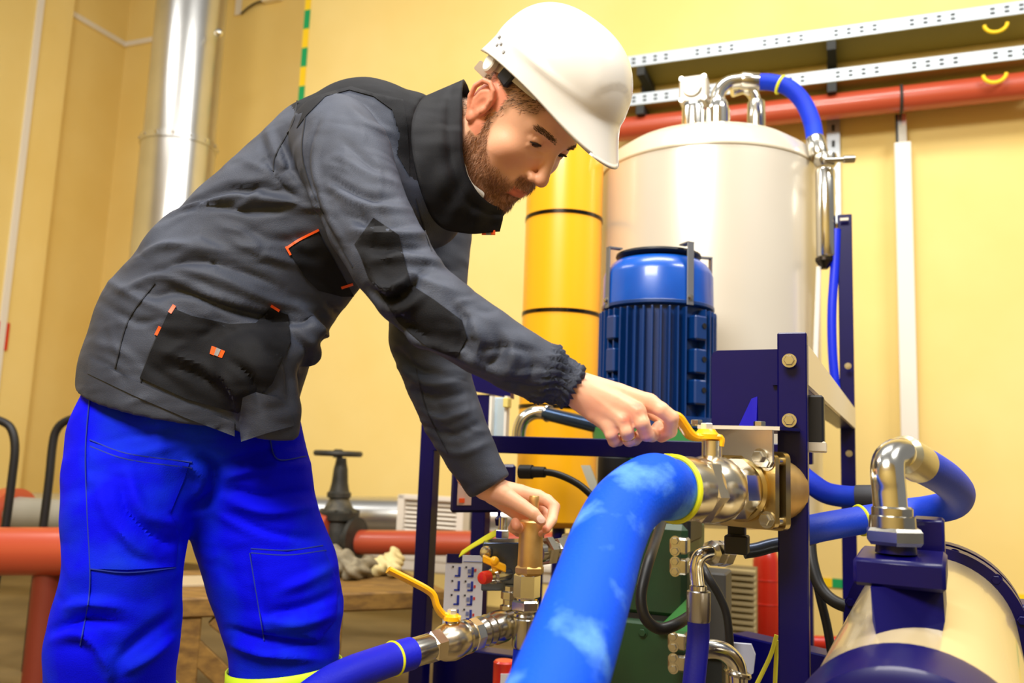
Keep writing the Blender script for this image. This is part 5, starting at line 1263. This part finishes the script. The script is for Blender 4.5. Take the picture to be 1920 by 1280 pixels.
# neck opening
S.cone(W(840, 262, 1.42), W(905, 250, 1.35), .075, .09, .01, op='cut')
Vj, Fj = S.mesh(); Vj = smooth(Vj, Fj, 3, .5)
folds = [
 # torso: dark valleys (-) and lit ridges (+) sweeping from the back to the armpit
 ([(255, 470), (330, 405), (430, 372), (560, 385), (600, 392)], .008, 10), ([(300, 415), (400, 360), (470, 350), (560, 362)], -.007, 9),
 ([(330, 395), (400, 385), (480, 395), (590, 380)], -.006, 8), ([(240, 500), (300, 465), (345, 462), (420, 470)], .007, 10), ([(270, 520), (350, 490), (430, 500), (530, 540)], -.006, 9),
 ([(300, 500), (400, 520), (500, 560), (590, 580)], .005, 12), ([(230, 545), (300, 520), (360, 530)], .006, 9), ([(280, 560), (340, 545), (440, 580), (550, 600), (620, 585)], -.008, 10),
 ([(320, 525), (420, 560), (520, 590)], .005, 9), ([(520, 250), (540, 310), (525, 330)], -.005, 9), ([(490, 260), (510, 320), (560, 370)], -.005, 8), ([(500, 240), (535, 320), (590, 380)], .005, 10), ([(455, 300), (520, 330), (580, 385)], .004, 9),
 ([(610, 560), (640, 590), (690, 590)], -.008, 10), ([(560, 575), (600, 620), (640, 640)], .007, 10), ([(540, 620), (580, 660), (565, 700)], -.007, 8), ([(500, 640), (540, 680), (545, 760)], -.006, 10),
 ([(290, 655), (340, 670), (390, 690), (400, 720)], .005, 9), ([(300, 685), (360, 700), (420, 740)], -.005, 9), ([(400, 690), (440, 730), (450, 790)], .006, 9), ([(420, 670), (470, 710), (490, 770)], -.007, 9), ([(220, 660), (300, 700), (380, 760)], -.003, 12),
 ([(180, 560), (240, 600), (300, 610)], -.004, 12), ([(190, 520), (260, 560), (330, 590)], .004, 10), ([(170, 640), (230, 660), (280, 700)], .003, 10),
 ([(450, 420), (520, 450), (590, 440)], -.004, 12), ([(420, 440), (500, 480), (600, 500)], .004, 12),
 # right sleeve
 ([(600, 215), (575, 300), (600, 400), (640, 470)], -.004, 5), ([(615, 215), (590, 300), (612, 390), (652, 470)], .004, 7),
 ([(650, 200), (690, 235), (740, 250)], .004, 10), ([(640, 260), (690, 300), (735, 330)], -.005, 9), ([(630, 290), (690, 330), (740, 345)], .005, 9), ([(610, 330), (680, 365), (755, 370)], -.006, 9), ([(625, 360), (690, 390), (770, 395)], .006, 9),
 ([(640, 400), (710, 420), (790, 420)], -.006, 9), ([(650, 430), (720, 440), (800, 440)], .006, 9), ([(665, 460), (740, 465), (815, 460)], -.006, 9), ([(690, 490), (760, 485), (835, 490)], .005, 9),
 ([(690, 540), (725, 560), (760, 548), (800, 500)], -.010, 8), ([(700, 520), (730, 540), (765, 520)], .008, 9), ([(720, 580), (760, 580), (800, 550)], .006, 10), ([(760, 505), (800, 530), (850, 545)], .004, 9),
 ([(840, 560), (870, 600), (860, 660)], -.004, 9), ([(880, 590), (900, 640), (880, 690)], .005, 10), ([(930, 620), (940, 660), (900, 700)], -.005, 9), ([(960, 640), (960, 680), (930, 720)], .005, 9), ([(985, 650), (1000, 690), (970, 730)], -.004, 8),
 ([(770, 620), (850, 660), (930, 700)], .005, 12), ([(880, 660), (950, 650), (1010, 660)], -.004, 8), ([(900, 690), (960, 700), (1010, 700)], .004, 8), ([(920, 715), (980, 725), (1020, 740)], -.004, 8),
 # left sleeve
 ([(735, 650), (780, 690), (830, 700)], -.007, 9), ([(750, 690), (800, 720), (860, 715)], .007, 9), ([(765, 730), (820, 745), (880, 735)], -.006, 9), ([(785, 760), (830, 785), (890, 765)], .006, 9), ([(800, 800), (850, 815), (905, 790)], -.005, 9), ([(810, 830), (860, 850), (915, 830)], .005, 8), ([(760, 610), (790, 640), (830, 650)], .006, 10), ([(725, 590), (765, 610), (810, 640)], -.006, 9),
]
folds = [(l, a*1.45, s_*.85) for l, a, s_ in folds]
rg = np.random.default_rng(11)
for (x0, y0, x1, y1, ang, n_) in ((230, 430, 620, 640, .35, 34), (200, 600, 540, 760, .45, 20), (600, 230, 740, 420, 1.0, 12), (700, 470, 1000, 700, .15, 24), (740, 620, 910, 860, .5, 14), (380, 300, 560, 430, -.3, 12)):
    for _ in range(n_):
        cx, cy = rg.uniform(x0, x1), rg.uniform(y0, y1); a = ang+rg.normal(0, .4); L_ = rg.uniform(18, 48); bow = rg.normal(0, 7)
        dx, dy = math.cos(a)*L_, math.sin(a)*L_
        folds.append(([(cx-dx, cy-dy), (cx-dy/L_*bow, cy+dx/L_*bow), (cx+dx, cy+dy)], rg.choice([-1, 1])*rg.uniform(.0012, .0032), rg.uniform(4, 8)))
Vj = sculpt(Vj, Fj, folds)
# elastic gathers at the right cuff: ridges running along the arm
def gathers(V, Fc, c, ax, L0, L1, n, amp, waist):
    N = vnormals(V, Fc); d = V-c; t = d@ax; r = d-t[:, None]*ax; a, b2 = frame_of(ax); th = np.arctan2(r@b2, r@a)
    m = sstep(-L0, -L0*.75, t)*(np.linalg.norm(r, axis=1) < .08)*(t < .03)
    w = amp*(np.sin(th*n+4*np.sin(t*90))+.5*np.sin(th*n*1.7+2+t*120))*m
    w += -waist*m*np.exp(-((t+L0*.42)/.010)**2)-waist*.6*m*np.exp(-((t+L0*.18)/.006)**2)
    return V+N*w[:, None]
Vj = gathers(Vj, Fj, (ca+cb)/2, axr, .052, 0, 20, .0034, .005)
fc_ = Vj[Fj].mean(1); pj = proj(fc_); tipd = ((Vj[Fj].mean(1)-W(690, 250, 1.42))**2).sum(1)
yk = inpoly(pj, [(556, 212), (540, 190), (600, 130), (660, 110), (760, 130), (880, 130), (880, 330), (800, 350), (768, 330), (745, 290), (750, 250), (735, 205), (700, 180), (655, 168), (610, 180), (575, 215)])
jk = link('jacket', Vj, Fj, jacket_m, person, mats=[black_m], midx=yk.astype(int))
bvJ = bvh_of(Vj, Fj)
# panels, pockets, piping and seams on the jacket
patch('shoulder_yoke', bvJ, [(566, 214), (578, 198), (610, 174), (658, 161), (700, 174), (756, 186), (764, 240), (768, 300), (768, 330), (745, 290), (750, 250), (735, 205), (700, 180), (655, 168), (610, 180), (575, 215), (556, 240)], black_m, jk)
patch('elbow_patch', bvJ, [(667, 457), (735, 440), (757, 482), (765, 530), (812, 560), (866, 600), (876, 632), (855, 672), (800, 650), (748, 606), (718, 560), (690, 520)], black_m, jk)
patch('forearm_panel', bvJ, [(700, 408), (748, 440), (762, 500), (772, 534), (748, 545), (720, 545), (690, 505), (664, 458)], black_m, jk, .0022)
patch('chest_pocket', bvJ, [(538, 465), (596, 434), (616, 470), (642, 515), (664, 556), (640, 556), (598, 545), (572, 520)], black_m, jk)
strip('piping', bvJ, [(536, 466), (560, 450), (598, 431)], 4.5, orange_m, jk, .0035)
strip('piping', bvJ, [(536, 462), (545, 478)], 4, orange_m, jk, .0035, 4)
strip('piping', bvJ, [(640, 540), (662, 533)], 5, orange_m, jk, .0035, 4)
patch('side_pocket', bvJ, [(320, 576), (360, 592), (430, 607), (480, 605), (505, 578), (540, 590), (545, 640), (510, 720), (446, 775), (350, 748), (262, 708), (290, 640)], black_m, jk, .0032)
strip('pocket_mouth', bvJ, [(322, 578), (370, 598), (440, 612), (484, 606), (508, 580)], 4, seam_m, jk, .003)
strip('piping', bvJ, [(327, 572), (318, 586)], 7, orange_m, jk, .004, 4)
strip('piping', bvJ, [(300, 612), (292, 628)], 6, orange_m, jk, .004, 4)
strip('piping', bvJ, [(508, 573), (524, 583)], 5, orange_m, jk, .004, 4)
tg = patch('pocket_tab', bvJ, [(397, 648), (422, 658), (416, 671), (393, 663)], orange_m, jk, .005)
patch('tab_stripe', bvJ, [(406, 651), (414, 655), (408, 668), (401, 665)], grey_m, jk, .0068)
patch('hem_band', bvJ, [(166, 672), (250, 712), (350, 756), (440, 792), (440, 818), (350, 784), (250, 741), (164, 700)], jacket_m, jk, .0012)
for ln in ([(557, 188), (548, 230), (516, 290), (512, 320)], [(572, 215), (566, 290), (590, 370), (640, 465), (660, 500)], [(290, 530), (240, 600), (215, 690)], [(780, 372), (800, 440), (810, 470)], [(318, 586), (280, 660), (262, 720)], [(780, 690), (800, 770), (840, 850)]):
    strip('seam', bvJ, ln, 2.2, seam_m, jk, .0012)
patch('front_placket', bvJ, [(455, 745), (480, 735), (520, 745), (545, 770), (552, 798), (500, 812), (452, 828), (448, 790)], jacket_m, jk, .006)
# collar: a thick turned-up band open at the throat
lowE = [(850, 235, 1.56), (842, 190, 1.50), (800, 182, 1.37), (772, 235, 1.275), (782, 330, 1.245), (815, 415, 1.28), (868, 436, 1.31), (935, 434, 1.36)]
uppE = [(892, 230, 1.53), (880, 170, 1.47), (868, 155, 1.375), (866, 235, 1.30), (868, 300, 1.275), (884, 345, 1.28), (912, 378, 1.315), (945, 392, 1.37)]
A = pxline(lowE, 8); B = pxline(uppE, 8); v = []; f = []; m = len(A); nS = 15
for i in range(m):
    for j in range(nS):
        t = j/(nS-1); q = A[i]*(1-t)+B[i]*t; d = nrm(q-CAM); v.append(q-d*(.005*math.sin(t*math.pi)+.003*math.sin(i*.9+t*3)*math.sin(t*math.pi)+.004*math.exp(-((t-.55)/.12)**2)-.005*math.exp(-((t-.72)/.07)**2)))
for i in range(m-1):
    for j in range(nS-1): f.append((i*nS+j, i*nS+j+1, (i+1)*nS+j+1, (i+1)*nS+j))
co = link('collar', v, f, black_m, jk); md = co.modifiers.new('solid', 'SOLIDIFY'); md.thickness = .006; md.offset = 0
b = MB(); c0 = W(916, 436, 1.35); b.box(c0, R_*.011, np.array([0, .002, 0]), U_*.0035); tb = b.build('collar_tab', orange_m, jk, False)
b = MB(); b.box(c0-np.array([0, .001, 0]), R_*.004, np.array([0, .002, 0]), U_*.0037); b.build('tab_stripe', grey_m, jk, False)
# shirt at the throat
b = MB(); b.tube(pxline([(862, 300, 1.335), (868, 330, 1.31), (880, 352, 1.31), (900, 368, 1.33)], 6), .009, 12); b.build('shirt_collar', shirt_m, person)

# ---- trousers
S = SDF((-.86, 1.08, .06), (-.1, 1.78, 1.06), .0055)
ch(S, [(350, 730, 1.44, 172), (348, 800, 1.44, 182)], .03, (VN, .78))
def leg(pts, foot, rb):
    ch(S, pts, .025)
    e = W(*pts[-1][:3]); S.chain([e, foot], [pts[-1][3]*mpp(pts[-1][2]), rb], .02)
fr = W(205, 1330, 1.345); fl_ = W(528, 1330, 1.50)
leg([(256, 830, 1.415, 118), (246, 890, 1.385, 116), (240, 970, 1.355, 112), (232, 1070, 1.33, 101), (220, 1160, 1.335, 110), (212, 1210, 1.335, 112), (205, 1330, 1.345, 104)], np.array([fr[0]-.02, fr[1]+.03, .11]), .075)
leg([(440, 800, 1.47, 118), (462, 900, 1.48, 118), (482, 990, 1.485, 113), (512, 1075, 1.49, 116), (528, 1140, 1.49, 110), (534, 1220, 1.495, 96), (528, 1330, 1.50, 90)], np.array([fl_[0]+.01, fl_[1]+.03, .11]), .072)
S.plane(h0-hn*.03, -hn, (-.9, 1.0, .7), (0, 1.9, 1.2), .003)
Vt, Ft = S.mesh(); Vt = smooth(Vt, Ft, 3, .5)
Vt = sculpt(Vt, Ft, [(l, a*1.35, s_*.9) for l, a, s_ in [
 ([(370, 850), (400, 880), (395, 930), (360, 955)], -.016, 12), ([(340, 860), (375, 890), (370, 930)], .009, 11), ([(560, 830), (480, 850), (410, 875)], -.008, 9), ([(580, 870), (480, 880), (420, 895)], .007, 9), ([(590, 920), (500, 930), (420, 915)], -.007, 9), ([(590, 950), (500, 960), (420, 935)], .007, 10),
 ([(595, 1010), (500, 1000), (430, 960)], -.006, 10), ([(560, 1020), (480, 1000), (400, 960)], .005, 9), ([(225, 900), (240, 960), (300, 1010), (345, 1015)], -.007, 10), ([(240, 880), (270, 960), (340, 985)], .006, 12), ([(180, 900), (215, 990), (290, 1050)], .005, 12), ([(200, 960), (240, 1040), (330, 1060)], -.004, 9),
 ([(350, 800), (280, 810), (190, 830)], -.003, 8), ([(340, 830), (270, 850), (180, 860)], .003, 9), ([(105, 1180), (160, 1160), (230, 1170)], -.012, 9), ([(100, 1200), (160, 1190), (200, 1240), (210, 1280)], .010, 11), ([(120, 1140), (170, 1130), (240, 1140)], .008, 10), ([(330, 1150), (260, 1200), (220, 1240)], -.008, 11), ([(330, 1190), (280, 1230), (230, 1260)], .007, 10),
 ([(640, 1110), (560, 1140), (500, 1150)], -.008, 10), ([(635, 1150), (560, 1170), (490, 1165)], .007, 10), ([(430, 1180), (500, 1200), (610, 1210)], -.010, 9), ([(430, 1205), (500, 1225), (600, 1235)], .008, 9), ([(630, 1060), (570, 1090), (520, 1110)], .006, 11), ([(350, 700), (300, 800), (310, 900)], .003, 14), ([(480, 1060), (490, 1130), (510, 1180)], -.004, 10)]])
tr = link('trousers', Vt, Ft, trouser_m, person); bvT = bvh_of(Vt, Ft)
patch('knee_panel', bvT, [(168, 828), (240, 850), (355, 868), (345, 900), (320, 960), (335, 1000), (330, 1062), (240, 1068), (168, 1066), (160, 960)], trouser_m, tr, .0015)
patch('knee_panel', bvT, [(470, 1030), (540, 1034), (606, 1024), (634, 1090), (632, 1160), (600, 1200), (500, 1190), (480, 1120)], trouser_m, tr, .0015)
seamb_m = mat('trouser_thread', (10, 40, 150), .8)
for ln in ([(168, 824), (240, 850), (360, 866)], [(168, 836), (240, 861), (360, 877)], [(168, 1066), (240, 1073), (330, 1064)], [(170, 720), (160, 840), (163, 960), (168, 1100), (150, 1210)], [(470, 1028), (540, 1031), (606, 1022)], [(470, 1036), (540, 1040), (612, 1031)], [(468, 1036), (480, 1110), (495, 1200)], [(505, 815), (520, 860), (575, 855)]):
    strip('seam', bvT, ln, 2.2, seamb_m, tr, .0022)
for k, (c, r, tw) in enumerate(((np.array([fl_[0]+.006, fl_[1], .49]), 97*mpp(1.49), -.22), (np.array([fr[0]-.006, fr[1], .485]), 109*mpp(1.34), .1))):
    ax = nrm([tw*.5, -.0, 1]); 
    for (a, h_, mm, nm) in ((0, .03, lime_m, 'reflective_band'), (-.035, .034, grey_m, 'reflective_stripe'), (-.065, .03, lime_m, 'reflective_band')):
        n = 64; v = []; f = []; fa, fb = frame_of(ax)
        for i in range(n):
            th = 2*math.pi*i/n; d = fa*math.cos(th)+fb*math.sin(th)
            for s in (0, 1):
                o = c+ax*(a+s*h_)+d*(r+.035); hit = bvT.ray_cast(Vector(o), Vector(-d), .1)
                q = np.array(hit[0]) if hit[0] is not None else c+ax*(a+s*h_)+d*r
                v.append(q+d*.003)
        for i in range(n): j = (i+1) % n; f.append((i*2, j*2, j*2+1, i*2+1))
        bo = link(nm, v, f, mm, tr); md = bo.modifiers.new('s', 'SOLIDIFY'); md.thickness = .003
# boots
for ft in (np.array([fr[0]-.02, fr[1]+.03, 0]), np.array([fl_[0]+.01, fl_[1]+.03, 0])):
    s = SDF(ft+(-.15, -.2, -.02), ft+(.25, .2, .3), .006)
    s.cone(ft+(0, 0, .08), ft+(0, 0, .22), .055, .06, .01); s.cone(ft+(-.01, 0, .045), ft+(.15, -.05, .042), .046, .042, .02, ((0, 0, 1), .95)); s.plane(ft, (0, 0, -1), ft-.3, ft+.3, .002)
    V, Fc = s.mesh(); link('boot', V, Fc, boot_m, person)

# ================================================================== HARD HAT
HA = math.radians(12.4); hy = np.array([0, math.cos(HA), math.sin(HA)]); hz = np.array([0, -math.sin(HA), math.cos(HA)]); H0 = np.array([0, .007, .077])
HSC = .87
def hp(x, y, z): return hl(H0+(np.array([x, 0, 0])+hy*y+hz*z)*HSC)
hat = thing('hard_hat', hp(0, 0, .0), 'white plastic safety helmet worn by the man', 'helmet')
def hat_shell(off=0, na=120, ns=44):
    v = []; 
    for i in range(ns):
        s = i/(ns-1)
        for k in range(na):
            th = 2*math.pi*k/na; fy, fx = math.cos(th), math.sin(th); front = max(0, fy)**4; back = max(0, -fy)**4; side = abs(fx)**3
            ax_, ay_ = .122-off, (.148 if fy > 0 else .150)-off
            if s < .18:                                              # brim and peak, flaring out
                t = s/.18; ed = .007+.050*front+.014*back
                r = 1; x = fx*(ax_+ed*(1-t)**1.2*.6); y = fy*(ay_+ed*(1-t)**1.15)
                zb = -.016-.016*front-.010*back+.014*side
                z = zb*(1-t)+.024*t
                if off: z = max(z, zb+.004)
            else:
                t = (s-.18)/.82; a = t*math.pi/2; c = max(math.cos(a), 0)**.82
                x = fx*ax_*c; y = fy*ay_*c*(1-.02*t)-.004*t; z = .024+(.112-off)*math.sin(a)**1.05
                # embossed crown panel and side ridges
                if not off:
                    u = abs(x)/.06; rid = .0065*(1/(1+math.exp((u-1)*16)))*min(1, t*4)*(1 if y < .13 else .3)
                    sr = .0045*math.exp(-((z-(.038+.09*(y-.02)*-.35))/.006)**2)*(abs(fx) > .35)*max(0, 1-abs(y-.05)/.1)
                    z += rid; nx = math.copysign(1, x) if x else 0; x += nx*sr
            v.append(hp(x, y, z))
    f = [(i*na+k, i*na+(k+1) % na, (i+1)*na+(k+1) % na, (i+1)*na+k) for i in range(ns-1) for k in range(na)]
    f.append(tuple((ns-1)*na+k for k in range(na)))
    return v, f, na, ns
v1, f1, na, ns = hat_shell(0); v2, f2, _, _ = hat_shell(.004)
n1 = len(v1); f = [q[::-1] for q in f1]+[tuple(i+n1 for i in q) for q in f2]+[(k, n1+k, n1+(k+1) % na, (k+1) % na)[::-1] for k in range(na)]
sh = link('shell', np.vstack([v1, v2]), f, hat_m, hat)
# headband strap round the back of the head, ratchet knob, vents, stubs of the badge clip
b = MB(); n = 40; v = []; f = []
for i in range(n+1):
    th = math.radians(60+240*i/n); x, y = .095*math.sin(th), .122*math.cos(th)-.008
    dz = -.036*max(0, -math.cos(th))**1.5
    for (r, z) in ((1, .005+dz), (1, -.016+dz), (1.02, -.016+dz), (1.02, .005+dz)): v.append(hp(x*r, y*r, z))
for i in range(n):
    for j in range(4): f.append((i*4+j, i*4+(j+1) % 4, (i+1)*4+(j+1) % 4, (i+1)*4+j))
b.add(v, f); b.build('headband', strap_m, hat)
b = MB(); kc = hp(.091, -.068, -.018); kd = nrm(HM@np.array([1, -.35, 0])); b.lathe(kc, kd, [(0, .014), (.002, .016), (.009, .016), (.011, .0135)], 20); b.build('ratchet_knob', strap_m, hat)
b = MB(); b.box(hp(.096, -.020, -.012), HM[:, 1]*.014, HM[:, 2]*.016, HM[:, 0]*.005, .003); b.build('harness_clip', knob_m, hat)
b = MB(); b.box(hp(.070, -.098, -.042), HM[:, 1]*.012-HM[:, 0]*.010, HM[:, 2]*.009, HM[:, 0]*.003+HM[:, 1]*-.003, .002); b.build('strap_buckle', white_m, hat)
for (th, z) in ((1.95, .012), (2.1, .018), (1.8, .006), (2.02, .006)):
    n_ = nrm(HM@np.array([math.sin(th), math.cos(th), .2])); b = MB(); b.lathe(hp(.1225*math.sin(th)*1.005, .150*math.cos(th)*1.005, z+.01), n_, [(0, .0028), (.0016, .0026)], 10); b.build('vent_hole', grey_m, hat)
clean()
